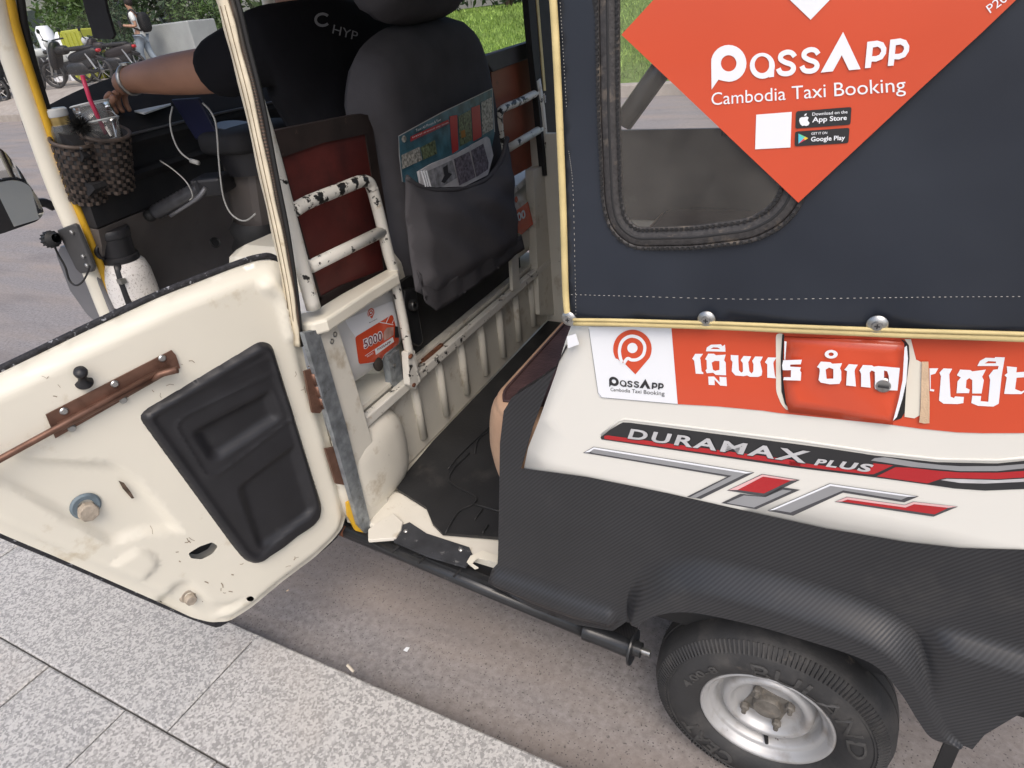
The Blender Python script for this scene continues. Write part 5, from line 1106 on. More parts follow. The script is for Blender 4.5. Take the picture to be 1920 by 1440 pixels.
# near windscreen pillar with yellow trim
ap_ = [at(px, py, 1, YF) for px, py in [(-14, -30), (8, 60), (52, 190), (108, 350), (150, 450), (205, 590), (232, 650)]]; ap_ = [np.array([-1.745, YF, 1.71])] + ap_
ap = obj('front_pillar', *tube(smoothpath(ap_, 5), .026, 14), m_cream, RK, smooth=True, label='cream windscreen pillar with yellow edging')
yl_ = [at(px, py, 1, YF + .01) for px, py in [(12, -30), (33, 60), (78, 200), (128, 345), (170, 450), (224, 590), (248, 650)]]; yl_ = [np.array([-1.72, YF + .01, 1.71])] + yl_
obj('yellow_edging', *tube(smoothpath(yl_, 5), .009, 8, flat=1.1), m_yellow, ap, smooth=True)
bl_ = [at(px, py, 1, YF + .03) for px, py in [(32, -30), (48, 60), (84, 190), (140, 345), (182, 450), (236, 590), (258, 650)]]; bl_ = [np.array([-1.71, YF + .03, 1.71])] + bl_
obj('black_seal', *tube(smoothpath(bl_, 5), .009, 8), m_black, ap, smooth=True)
# windscreen: slightly bowed glass
wx = lambda y_, z: -1.915 - .10 * math.sin(math.pi * (y_ - .2) / .9) + .10 * (z - 1.2)
gy = np.linspace(.22, 1.08, 12); gz_ = np.linspace(1.16, 1.68, 8); V = [(wx(a, b), a, b) for b in gz_ for a in gy]
obj('windscreen', V, [(j * 12 + i, j * 12 + i + 1, j * 12 + 13 + i, j * 12 + 12 + i) for j in range(7) for i in range(11)], m_glass, RK, smooth=True)
obj('front_pillar', *tube(smoothpath([(-1.87, 1.11, .6), (-1.9, 1.11, 1.1), (-1.82, 1.10, 1.7)], 5), .026, 12), m_cream, RK, smooth=True)
obj('windscreen_header', *tube([(wx(a, 1.70), a, 1.70) for a in gy], .03, 10), m_black, RK, smooth=True)
# dashboard: profile swept across the cab
m_dash = M('dash_black', (.024, .024, .026), .75, spec=.2, var=.2, vscale=8, bump=.2, bscale=500, dirt=[((.045, .042, .04), 5, .55, .25)])
m_dashlow = M('dash_brown_grey', (.13, .115, .108), .5, var=.15, vscale=6, bump=.2, bscale=400, dirt=[((.075, .068, .062), 6, .58, .2)])
def sweep(prof, ys_, bow, mat, name, parent=RK, taper=0):
    V = []; n = len(prof)
    for y_ in ys_:
        s = math.sin(math.pi * (y_ - .2) / .9)
        for (x, z, lift) in prof: V.append((x - bow * s, y_, z + lift * s))
    return obj(name, V, [(i * n + j, i * n + j + 1, (i + 1) * n + j + 1, (i + 1) * n + j) for i in range(len(ys_) - 1) for j in range(n - 1)] + [tuple(range(n)), tuple(range((len(ys_) - 1) * n, len(ys_) * n))], mat, parent, smooth='auto')
yy = np.linspace(.215, 1.09, 16)
dash = sweep([(-1.95, 1.10, 0), (-1.93, 1.25, .07), (-1.89, 1.262, .065), (-1.80, 1.225, .03), (-1.755, 1.20, .0), (-1.735, 1.185, 0), (-1.73, 1.165, 0), (-1.75, 1.15, 0), (-1.765, 1.13, 0), (-1.765, 1.10, 0), (-1.745, 1.095, 0), (-1.74, 1.085, 0), (-1.76, 1.075, 0), (-1.79, 1.06, 0), (-1.80, .98, 0), (-1.95, .98, 0)], yy, .07, m_dash, 'dashboard')
sweep([(-1.95, .985, 0), (-1.80, .975, 0), (-1.815, .93, 0), (-1.90, .80, 0), (-1.92, .66, 0), (-1.90, .60, 0), (-1.80, .52, 0), (-1.60, .40, 0), (-1.05, .36, 0), (-1.05, .34, 0), (-2.0, .34, 0)], yy, .07, m_dashlow, 'footwell')
obj('dash_trim', *tube([(-1.732 - .07 * math.sin(math.pi * (a - .2) / .9), a, 1.186) for a in yy], .004, 6), m_silverdk, dash, smooth=True)
obj('side_shelf', *box((-1.80, .285, .70), (.30, .16, .02)), m_creamin, RK, bevel=.006)
for px, py, r_ in ((272, 332, .022), (403, 455, .016)):
    c = onplane(px, py, (-1.83, .5, .93), np.array([1., 0, .4])); obj('round_socket', *lathe([(.0, .002), (r_ * .8, .002), (r_, .006), (r_ * 1.1, 0)], c, (1, 0, .4), 20), m_black, RK, smooth='auto')
obj('cab_side_panel', *box((-1.44, .165, .43), (.86, .012, .22), rotm('Z', -6)), m_cream, RK)
# front cowl outside
V = []; cy = np.linspace(.24, 1.07, 11); cp = [(-1.86, .40), (-1.92, .45), (-1.93, .62), (-1.93, .85), (-1.93, 1.05), (-1.93, 1.18), (-1.93, 1.22)]
for y_ in cy:
    s = math.sin(math.pi * (y_ - .235) / .84) ** .6
    for x, z in cp: V.append((x - .13 * s, y_, z + .06 * s * (z > 1.1)))
n = len(cp); obj('front_cowl', V, [(i * n + j, i * n + j + 1, (i + 1) * n + j + 1, (i + 1) * n + j) for i in range(10) for j in range(n - 1)], m_cream, RK, smooth=True, thick=.006)
# grey mudflap panel, bracket plate, indicator, cable on the near pillar
def pq(L, y_, th, name, mat, parent=RK, **k): V, Fc = solid([at(a, b, 1, y_) for a, b in L], (0, -1, 0), th); return obj(name, V, Fc, mat, parent, **k)
pq([(104, 478), (112, 462), (135, 462), (180, 520), (228, 620), (180, 606), (162, 590), (130, 545)], YF - .01, .02, 'front_side_panel', M('grey_panel', (.16, .16, .17), .4, var=.1), bevel=.004)
bp_ = pq([(106, 432), (136, 420), (142, 424), (175, 502), (172, 510), (150, 513), (142, 505)], YF - .03, .012, 'mirror_bracket', M('dark_grey_metal', (.055, .055, .057), .45, var=.15), bevel=.003)
for px, py in ((136, 435), (157, 480), (164, 497)): obj('bolt', *lathe([(.0065, 0), (.0065, .004), (.004, .006), (0, .006)], at(px, py, 1, YF - .031), (0, -1, 0), 6), m_steel, bp_)
ic = at(90, 450, 1, YF - .05); obj('indicator', *lathe([(.0, .0), (.019, .002), (.021, .01), (.021, .028), (.017, .032), (.012, .045)], ic, at(112, 445, 1, YF - .05) - ic, 20), m_black, RK, smooth='auto')
mb = MB()
for i in range(14):
    a = i * 2 * math.pi / 14; ax_ = at(112, 445, 1, YF - .05) - ic; ax_ /= np.linalg.norm(ax_); u = np.cross(ax_, [0, 0, 1]); u /= np.linalg.norm(u); w_ = np.cross(ax_, u); p = ic + ax_ * .004 + .021 * (math.cos(a) * u + math.sin(a) * w_); mb.add(*tube([p, p + ax_ * .022], .0022, 5))
mb.build('indicator_ribs', m_black, RK)
obj('indicator_cable', *tube(smoothpath([at(a, b, 1, YF - .045) for a, b in [(104, 440), (101, 455), (108, 475), (122, 500), (130, 525), (142, 535), (155, 528), (165, 510), (168, 500)]], 5), .0028, 6), m_black, RK, smooth=True)
# door mirror
MX = -1.93
mo = rounded([tuple(at(a, b, 0, MX)[[1, 2]]) for a, b in [(-70, 235), (0, 278), (30, 315), (66, 370), (78, 402), (70, 414), (0, 439), (-70, 445)]], .01, 3)
V, Fc = solid([(MX + .004, a, b) for a, b in mo], (1, 0, 0), .03); mr = obj('side_mirror', V, Fc, m_blackpl, RK, bevel=.006, label='black framed wing mirror beside the windscreen pillar')
ci = np.mean(mo, 0); V, Fc = solid([(MX + .0105 + .28 * (p[0] - ci[0]), *(np.array(p) + (ci - np.array(p)) / np.linalg.norm(ci - np.array(p)) * .007)) for p in mo], (.963, -.27, 0), .002); obj('mirror_glass', V, Fc, M('mirror', (.82, .84, .84), .02, metal=1, var=0), mr)
obj('mirror_arm', *tube(smoothpath([at(a, b, 0, MX) + np.array([-.01, 0, 0]) for a, b in [(60, 385), (85, 380), (105, 388)]], 4), .012, 8), m_blackpl, mr, smooth=True)
# hanging strap
pq([(120, -230), (165, -230), (192, -20), (200, 20), (214, 66), (208, 74), (176, 72), (160, 20), (150, -20)], .24, .006, 'hanging_strap', M('black_webbing', (.014, .014, .016), .85, var=.2, vscale=50))
# steering head, handlebar, grip, brackets
def y4(px, py, y_): return at(px, py, 1, y_)
g0, g1 = y4(296, 396, .40), y4(378, 352, .46)
hb = obj('handlebar', *tube(smoothpath([g0 + (g0 - g1) * .12, g0, g1, y4(430, 330, .58), np.array([-1.60, .82, 1.04])], 5), .011, 10), m_blackmt, RK, smooth=True)
gd = g1 - g0; L_ = np.linalg.norm(gd); gp = []
for i in range(13): gp += [(.0225, L_ * i / 13), (.0205, L_ * (i + .5) / 13)]
obj('grip', *lathe([(0, -.012), (.020, -.01)] + gp + [(.024, L_), (.026, L_ + .008), (.015, L_ + .012)], g0, gd, 20), M('grip_rubber', (.045, .046, .052), .3, var=.3, vscale=40), hb, smooth='auto')
e = g0 - gd / L_ * .03; obj('grip_end', *blob(e, .018, .018, .018, 2), m_black, hb, smooth=True)
obj('switch_box', *box(y4(400, 345, .5), (.09, .10, .05), rotm('Z', 25)), m_blackpl, hb, bevel=.008)
obj('lever', *tube(smoothpath([y4(386, 352, .42), y4(370, 372, .40), y4(320, 405, .37)], 4), [.007] * 5 + [.005] * 4, 8), M('lever_grey', (.16, .16, .17), .4, metal=.4), hb, smooth=True)
hs = obj('steering_head', *box((-1.63, .66, .98), (.14, .20, .34), rotm('Y', 12)), m_dashlow, RK, bevel=.03)
pod = obj('instrument_pod', *blob((-1.585, .62, 1.135), .10, .135, .035, 4), m_dash, RK, smooth=True)
obj('pod_skirt', *lathe([(.105, 0), (.10, -.05), (.09, -.09)], (-1.585, .62, 1.13), (0, 0, 1), 28), m_blackpl, pod, smooth=True)
obj('pod_plate', *lathe([(0, .002), (.05, .002), (.053, 0)], (-1.60, .585, 1.170), (.2, 0, 1), 24), m_silverdk, pod)
obj('boot_gaiter', *lathe([(.085, 0), (.095, .03), (.08, .06), (.092, .09), (.078, .12), (.088, .15), (.07, .18)], (-1.66, .60, .72), (.15, 0, 1), 24), m_black, RK, smooth=True)
# ================================================================== loose things in the cab
# phone on a bracket, cables
ZP = Zm(240, 120, 280 / 1260)
pq_ = [y4(*p, .52) for p in ZP([(360, 300), (590, 285), (750, 590), (570, 640)])]; pn = np.cross(pq_[1] - pq_[0], pq_[3] - pq_[0]); pn = pn / np.linalg.norm(pn); pn = pn if pn @ (CAM - pq_[0]) > 0 else -pn
ph = thing('smartphone', 'dark blue smartphone propped up on the dashboard', 'phone', tuple(pq_[3])); V, Fc = solid(pq_, pn, .010); obj('case', V, Fc, M('phone_case', (.012, .014, .038), .5), ph, bevel=.003)
V, Fc = solid([p + pn * .0006 + (np.mean(pq_, 0) - p) * .08 for p in pq_], pn, .0004); obj('back_panel', V, Fc, M('phone_back', (.018, .020, .05), .35), ph)
m_cable = M('pale_cable', (.42, .42, .40), .5)
cbl = thing('charging_cable', 'thin pale charging cable looping down from the phone', 'cable', tuple(y4(324, 200, .47)))
obj('wire', *tube(smoothpath([y4(*p, q) for p, q in zip(ZP([(375, 360), (355, 480), (380, 620), (440, 740), (530, 815)]), (.47, .46, .45, .45, .45))], 6), .0024, 6), m_cable, cbl, smooth=True); a, b = y4(*ZP([(530, 815)])[0], .45), y4(*ZP([(595, 835)])[0], .45); obj('plug', *tube([a, b], .0065, 8), m_cable, cbl, smooth=True)
tag(obj('charging_cable', *tube(smoothpath([y4(*p, .46) for p in ZP([(630, 330), (690, 390), (735, 480), (752, 600), (765, 800), (785, 1000), (810, 1140), (860, 1250), (930, 1310), (1000, 1320), (1075, 1265)])], 5), .0024, 6), m_cable, smooth=True), 'pale cable hanging in a long loop behind the white curtain strip', 'cable')
tag(obj('charging_cable', *tube(smoothpath([y4(*p, .42) for p in ZP([(270, 815), (380, 890), (480, 980), (530, 1060), (545, 1120), (520, 1150)])], 5), .0018, 6), m_cable, smooth=True), 'short pale wire running to the handlebar grip', 'cable')
# paper on the dash under the hand
pp_ = [at(a, b, 2, 1.235) for a, b in [(238, 190), (262, 182), (318, 185), (320, 195), (270, 212), (245, 206)]]; V, Fc = solid(pp_, (0, 0, 1), .004); tag(obj('paper_slip', V, Fc, M('paper', (.62, .65, .64), .8, var=.1, vscale=50)), 'pale paper slip on the dashboard under the driver hand', 'paper')
# woven cup baskets with drinks
def weave(name, c):
    mt = M(name, c, .6, var=.3, vscale=40); t, b = nodes(mt); co = t.nodes.new('ShaderNodeTexCoord'); mp = t.nodes.new('ShaderNodeMapping'); mp.inputs['Scale'].default_value = (1, 1, 1)
    return mt
m_wick = weave('brown_wicker', (.040, .029, .024)); m_wick2 = M('brown_wicker_light', (.075, .056, .046), .55, var=.3, vscale=40)
def basket(name, label, top, bot, r):
    t = thing(name, label, 'basket', tuple(bot)); ax_ = top - bot; L_ = np.linalg.norm(ax_); ax_ /= L_
    obj('liner', *lathe([(0, .002), (r * .80, .002), (r * .86, L_ * .5), (r * .96, L_), (r * .90, L_), (r * .8, L_ * .5), (0, .006)], bot, ax_, 24), m_black, t, smooth=True)
    u = np.cross(ax_, [0, 1, 0]); u /= np.linalg.norm(u); w_ = np.cross(ax_, u); mb = [MB(), MB()]; nr, na = 14, 26
    for i in range(nr):
        for j in range(na):
            if (i + j) % 2: continue
            h0 = L_ * (i + .5) / nr; a0 = 2 * math.pi * j / na; a1 = 2 * math.pi * (j + 1.35) / na; rr = r * (.82 + .18 * h0 / L_); hh = L_ / nr * .45
            V = []
            for aa, bulge in ((a0, .985), ((a0 + a1) / 2, 1.05), (a1, .985)):
                d = math.cos(aa) * u + math.sin(aa) * w_
                for s in (-1, 1): V.append(bot + ax_ * (h0 + s * hh) + d * rr * bulge)
            mb[(i * 7 + j * 3) % 3 == 0].add(V, [(0, 2, 3, 1), (2, 4, 5, 3)])
    a = mb[0].build('weave_strips', m_wick, t); a['kind'] = 'stuff'; a = mb[1].build('pale_weave_strips', m_wick2, t); a['kind'] = 'stuff'
    obj('rim_band', *tube([top + r * (math.cos(q) * u + math.sin(q) * w_) for q in np.linspace(0, 2 * math.pi, 25)], .005, 6), m_wick2, t, smooth=True)
    return t
B1t, B1b, B2t, B2b = at(140, 262, 1, .24), at(166, 374, 1, .24), at(196, 248, 1, .30), at(216, 352, 1, .30)
basket('cup_basket', 'brown woven cup holder next to the yellow pillar edging', B1t, B1b, .053); basket('cup_basket', 'brown woven cup holder carrying the cup with pink straw', B2t, B2b, .057)
def film_cup(): return clear_film('cup_plastic', .10, (.75, .78, .78), .05)
m_cup = film_cup()
cpt = at(188, 196, 1, .30); cu_ = thing('plastic_cup', 'clear plastic drink cup with domed lid and pink straw', 'cup', tuple(B2t - np.array([0, 0, .05]))); ax_ = np.array([-.12, 0, 1.]); ax_ /= np.linalg.norm(ax_)
c0 = at(200, 262, 1, .30); obj('cup_wall', *lathe([(.0, -.04), (.036, -.04), (.046, .04), (.048, .045)], c0, ax_, 28), m_cup, cu_, smooth=True)
obj('lid', *lathe([(.049, .040), (.051, .044), (.049, .050), (.046, .052), (.044, .085), (.046, .088), (.043, .090)], c0, ax_, 28), m_cup, cu_, smooth=True); m_plrim = M('plastic_rim', (.55, .57, .57), .25)
for h_, r_ in ((.046, .050), (.088, .0455)):
    u = np.cross(ax_, [0, 1, 0]); u /= np.linalg.norm(u); w_ = np.cross(ax_, u); obj('lid_rim', *tube([c0 + ax_ * h_ + r_ * (math.cos(q) * u + math.sin(q) * w_) for q in np.linspace(0, 2 * math.pi, 29)], .0022, 6), m_plrim, cu_, smooth=True)
obj('straw', *tube([at(198, 250, 1, .29), at(168, 185, 1, .27), at(154, 141, 1, .27)], .0052, 10), m_pinkred, cu_, smooth=True)
jc = at(122, 258, 1, .24); jr = thing('glass_jar', 'small clear jar with a gold banded lid beside the cup', 'jar', tuple(jc - np.array([0, 0, .05])))
obj('jar_wall', *lathe([(.0, -.05), (.030, -.05), (.034, .02), (.030, .032)], jc, (0, 0, 1), 24), m_cup, jr, smooth=True); obj('jar_band', *lathe([(.026, .030), (.027, .050)], jc, (0, 0, 1), 24), M('gold', (.45, .34, .14), .3, metal=.7, var=.3, vscale=60), jr, smooth=True); obj('jar_lid', *lathe([(.028, .050), (.030, .054), (.030, .066), (.026, .070), (0, .070)], jc, (0, 0, 1), 24), m_plrim, jr, smooth='auto')
pc = at(151, 236, 1, .21); mb = MB()
r_ = np.random.default_rng(3)
for i in range(700):
    d = r_.normal(size=3); d /= np.linalg.norm(d); s = np.cross(d, r_.normal(size=3)); s /= np.linalg.norm(s); l = .031 * r_.uniform(.8, 1.12); mb.add([pc - s * .0012, pc + s * .0012, pc + d * l], [(0, 1, 2)])
pm = mb.build('pompom', M('black_fluff', (.006, .006, .006), .95)); tag(pm, 'black fluffy pompom hanging in front of the cups', 'pompom')
# thermos jug
tb = at(263, 588, 1, .27); tt = at(204, 425, 1, .27); th_ = thing('thermos_jug', 'white speckled thermos jug with black lid, base and carry strap', 'thermos', tuple(tb)); axt = tt - tb; HT = np.linalg.norm(axt); axt /= HT
m_speck = M('speckled_white', (.70, .68, .66), .45, var=.05, vscale=20, dirt=[((.40, .37, .35), 170, .56, .06)], bump=.5, bscale=400)
obj('jug_body', *lathe([(.071, .02), (.0705, HT * .30), (.068, HT * .50), (.061, HT * .60), (.047, HT * .665)], tb, axt, 36), m_speck, th_, smooth=True)
obj('jug_base', *lathe([(0, 0), (.068, 0), (.074, .006), (.074, .045), (.071, .05)], tb, axt, 36), m_blackpl, th_, smooth='auto')
obj('jug_collar', *lathe([(.0475, HT * .62), (.052, HT * .65), (.050, HT * .70), (.044, HT * .71)], tb, axt, 36), m_blackpl, th_, smooth='auto')
obj('jug_lid', *lathe([(.043, HT * .70), (.045, HT * .78), (.046, HT * .90), (.049, HT * .91), (.050, HT * .96), (.045, HT * .99), (.03, HT * .985), (.026, HT * .992), (0, HT * .992)], tb, axt, 36), m_blackpl, th_, smooth='auto')
u = np.cross(axt, ray(240, 500)); u /= np.linalg.norm(u); w_ = np.cross(axt, u); w_ = w_ if w_ @ (CAM - tb) > 0 else -w_; u = np.cross(w_, axt)
sp = [tb + axt * HT * h + (w_ * .97 + u * .24) * r__ for h, r__ in ((.12, .0735), (.3, .070), (.5, .067), (.6, .060), (.66, .053))]
obj('jug_strap', *tube(sp, .0095, 8, flat=.25, up=np.cross(axt, w_)), m_blackpl, th_, smooth=True); obj('strap_buckle', *box(sp[2] + w_ * .003, (.02, .016, .014)), m_steel, th_)
lh = [tb + axt * HT * h + (w_ * .6 + u * .8) * r__ for h, r__ in ((.72, .047), (.76, .060), (.82, .062), (.87, .047))]; obj('jug_handle', *tube(smoothpath(lh, 4), .006, 8), m_blackpl, th_, smooth=True)
# ================================================================== people
def skin_mesh(name, J, B, mat, parent=None, sub=2, root=0):
    """J: joints (pos, radius or (rx, ry)); B: bones; grown with a Skin modifier"""
    me = bpy.data.meshes.new(name); me.from_pydata([tuple(map(float, j[0])) for j in J], B, []); me.materials.append(mat)
    o = bpy.data.objects.new(name, me); link(o, parent); md = o.modifiers.new('skin', 'SKIN'); md.use_smooth_shade = True
    if not me.skin_vertices: me.attributes  # layer made by the modifier
    bm = bmesh.new(); bm.from_mesh(me); ly = bm.verts.layers.skin.verify(); bm.verts.ensure_lookup_table()
    for i, j in enumerate(J):
        r = j[1]; bm.verts[i][ly].radius = r if hasattr(r, '__len__') else (r, r); bm.verts[i][ly].use_root = (i == root)
    bm.to_mesh(me); bm.free()
    s = o.modifiers.new('sub', 'SUBSURF'); s.levels = s.render_levels = sub
    return o
# driver: leaning forward, left arm stretched to the dashboard
sh = np.array([-1.265, .44, 1.365]); el = at(430, 128, 1, .42); wr = at(236, 150, 1, .42); 
dv = thing('person', 'driver in a black t-shirt sitting forward with the left arm stretched to the dashboard', 'person', (-1.22, .64, .86))
J = [((-1.20, .64, .90), (.15, .13)), ((-1.21, .64, 1.05), (.15, .115)), ((-1.235, .64, 1.22), (.165, .12)), ((-1.255, .64, 1.335), (.11, .08)), ((-1.275, .64, 1.44), .058), ((-1.30, .64, 1.52), .085), ((-1.305, .64, 1.61), .09),
     (sh, .075), (el, .058), (el * .5 + wr * .5, .052), (wr, .034), (wr + np.array([-.035, .0, -.02]), .032),
     ((-1.265, .83, 1.34), .062), ((-1.33, .93, 1.13), .05), ((-1.52, .88, 1.07), .04), ((-1.60, .84, 1.07), .032),
     ((-1.30, .58, .84), .085), ((-1.52, .60, .80), .07), ((-1.58, .60, .52), .05), ((-1.30, .74, .84), .085), ((-1.52, .78, .80), .07), ((-1.58, .78, .52), .05)]
E_ = [(0, 1), (1, 2), (2, 3), (3, 4), (4, 5), (5, 6), (3, 7), (7, 8), (8, 9), (9, 10), (10, 11), (3, 12), (12, 13), (13, 14), (14, 15), (0, 16), (16, 17), (17, 18), (0, 19), (19, 20), (20, 21)]
body = skin_mesh('body', J, E_, m_skin, dv)
# fingers of the near hand, curled over the dash edge
hb_ = wr + np.array([-.035, 0, -.02])
for i in range(4):
    o0 = hb_ + np.array([-.008, -.024 + i * .017, -.006]); ln_ = [.030, .034, .032, .026][i]
    skin_mesh('finger', [(o0, .0095), (o0 + np.array([-ln_, 0, -.012]), .0085), (o0 + np.array([-ln_ * 1.25, 0, -.036]), .0078), (o0 + np.array([-ln_ * .95, .0, -.056]), .0068)], [(0, 1), (1, 2), (2, 3)], m_skin, dv, 1)
o0 = hb_ + np.array([.012, -.03, -.012]); skin_mesh('thumb', [(o0, .011), (o0 + np.array([-.018, -.012, -.020]), .0098), (o0 + np.array([-.034, -.012, -.042]), .008)], [(0, 1), (1, 2)], m_skin, dv, 1)
# shirt: own skinned shell
cuff = sh + (el - sh) * .62
cuffp = at(385, 140, 1, .42)
J = [((-1.20, .64, .89), (.165, .145)), ((-1.21, .64, 1.05), (.17, .135)), ((-1.235, .64, 1.22), (.19, .138)), ((-1.255, .64, 1.365), (.165, .125)), ((-1.268, .64, 1.425), .098), (sh + np.array([.0, .0, .005]), .094), (at(440, 118, 1, .425), .076), (cuffp, .074), ((-1.265, .84, 1.36), .098), ((-1.31, .90, 1.18), .075), ((-1.345, .925, 1.10), .07)]
skin_mesh('t_shirt', J, [(0, 1), (1, 2), (2, 3), (3, 4), (3, 5), (5, 6), (6, 7), (3, 8), (8, 9), (9, 10)], m_shirtblk, dv)
J = [((-1.20, .64, .86), (.165, .14)), ((-1.30, .58, .84), .093), ((-1.52, .60, .80), .08), ((-1.58, .60, .54), .06), ((-1.30, .74, .84), .093), ((-1.52, .78, .80), .08), ((-1.58, .78, .54), .06)]
skin_mesh('trousers', J, [(0, 1), (1, 2), (2, 3), (0, 4), (4, 5), (5, 6)], M('dark_denim', (.02, .022, .03), .9), dv)
obj('hair', *blob((-1.293, .64, 1.622), .105, .092, .082, 2.2), M('black_hair', (.012, .010, .009), .7, bump=.8, bscale=80), dv, smooth=True)
for s in (-1, 1):
    obj('ear', *blob((-1.30, .64 + s * .088, 1.56), .018, .01, .028, 2), m_skin, dv, smooth=True); obj('eye', *blob((-1.385, .64 + s * .03, 1.565), .006, .012, .008, 2), m_white, dv, smooth=True)
obj('nose', *blob((-1.40, .64, 1.54), .016, .013, .024, 2), m_skin, dv, smooth=True); obj('mouth', *blob((-1.388, .64, 1.50), .006, .022, .006, 2), M('lips', (.24, .09, .07), .5), dv, smooth=True)
# cap brim seen above the shoulder
# shirt print
D = Decal(lambda x, y, off: onplane(x, y, (-1.10, .62, 1.30), np.array([1., -.15, .1])) + np.array([.006, -.004, .004]))
D.poly([stroke(ell((604, 41), 13, 11, 18, 40, 320), 5)], 0, 'p'); D.text('HYP', [(622, 66), (668, 80), (671, 64), (625, 50)], 0, 'p'); D.build('p', 'shirt_print', M('print_grey', (.20, .20, .21), .7), dv)
wb_ = [wr + np.array([.02, .034 * math.cos(a), .034 * math.sin(a)]) for a in np.linspace(0, 2 * math.pi, 21)]
wt_ = thing('wristwatch', 'metal wristwatch on the driver left wrist', 'watch', tuple(wr)); obj('band', *tube(wb_, .006, 6), m_steel, wt_, smooth=True); obj('dial', *lathe([(.015, 0), (.015, .006), (0, .007)], wr + np.array([.02, 0, .034]), (0, 0, 1), 16), m_steel, wt_)
# pedestrian on the far pavement, looking at a phone
PX, PY = -17.1, 12.0; PZ = FZ(PY)
def pp(f_, s_, z): return np.array([PX + f_ * PFx + s_ * PSx, PY + f_ * PFy + s_ * PSy, PZ + z])
PFx, PFy = -.80, -.60; PSx, PSy = .60, -.80        # facing left in the view; side = towards the camera
pe = thing('person', 'pedestrian in a white t-shirt and pale jeans looking at a phone', 'person', (PX, PY, PZ))
J = [(pp(0, 0, .95), (.12, .10)), (pp(0, 0, 1.15), (.115, .09)), (pp(.01, 0, 1.38), (.13, .09)), (pp(.03, 0, 1.49), .05), (pp(.06, 0, 1.60), .085), (pp(.07, 0, 1.67), .08), (pp(0, .18, 1.40), .05), (pp(-.03, .22, 1.13), .04), (pp(.24, .17, 1.16), .033), (pp(.30, .15, 1.18), .035), (pp(0, -.18, 1.40), .05), (pp(.05, -.22, 1.13), .04), (pp(.20, -.2, .95), .033),
     (pp(.03, .09, .88), .085), (pp(.14, .09, .50), .06), (pp(.10, .09, .10), .04), (pp(.22, .09, .04), .035), (pp(-.02, -.09, .88), .085), (pp(-.06, -.09, .50), .06), (pp(-.24, -.09, .13), .04), (pp(-.14, -.09, .05), .035)]
skin_mesh('body', J, [(0, 1), (1, 2), (2, 3), (3, 4), (4, 5), (2, 6), (6, 7), (7, 8), (8, 9), (2, 10), (10, 11), (11, 12), (0, 13), (13, 14), (14, 15), (15, 16), (0, 17), (17, 18), (18, 19), (19, 20)], M('skin_light', (.42, .24, .16), .5), pe, 1)
J = [(pp(0, 0, .80), (.16, .135)), (pp(0, 0, 1.15), (.14, .11)), (pp(.01, 0, 1.40), (.15, .105)), (pp(.01, .18, 1.41), .072), (pp(-.02, .21, 1.22), .066), (pp(.01, -.18, 1.41), .072), (pp(.03, -.21, 1.22), .066)]
skin_mesh('t_shirt', J, [(0, 1), (1, 2), (2, 3), (3, 4), (2, 5), (5, 6)], M('white_cotton', (.72, .74, .72), .9, bump=.4, bscale=20), pe, 1)
J = [(pp(0, 0, .92), (.135, .115)), (pp(.03, .09, .86), .105), (pp(.14, .09, .50), .088), (pp(.10, .09, .12), .085), (pp(-.02, -.09, .86), .105), (pp(-.06, -.09, .50), .088), (pp(-.22, -.09, .15), .08)]
skin_mesh('jeans', J, [(0, 1), (1, 2), (2, 3), (0, 4), (4, 5), (5, 6)], M('pale_denim', (.26, .31, .36), .9, var=.2, vscale=6), pe, 1)
obj('hair', *blob(pp(.035, 0, 1.665), .10, .095, .095, 2.1), M('dark_hair', (.02, .014, .011), .7), pe, smooth=True)
obj('shoe', *blob(pp(.19, .09, .035), .13, .05, .04, 3), m_white, pe, smooth=True); obj('shoe', *blob(pp(-.17, -.09, .05), .13, .05, .04, 3), m_white, pe, smooth=True)
bkp = thing('backpack', 'black backpack worn by the pedestrian', 'backpack', tuple(pp(-.17, 0, .98))); obj('pack', *blob(pp(-.19, .02, 1.20), .13, .15, .23, 3), M('black_nylon', (.012, .012, .013), .7), bkp, smooth=True)
obj('shoulder_strap', *tube(smoothpath([pp(-.12, .12, 1.38), pp(.0, .13, 1.50), pp(.12, .13, 1.36), pp(.08, .15, 1.12), pp(-.10, .15, 1.02)], 5), .022, 6), m_black, bkp, smooth=True)
tag(obj('smartphone', *box(pp(.36, .15, 1.21), (.10, .03, .15)), m_black, bevel=.004), 'black smartphone held by the pedestrian', 'phone')

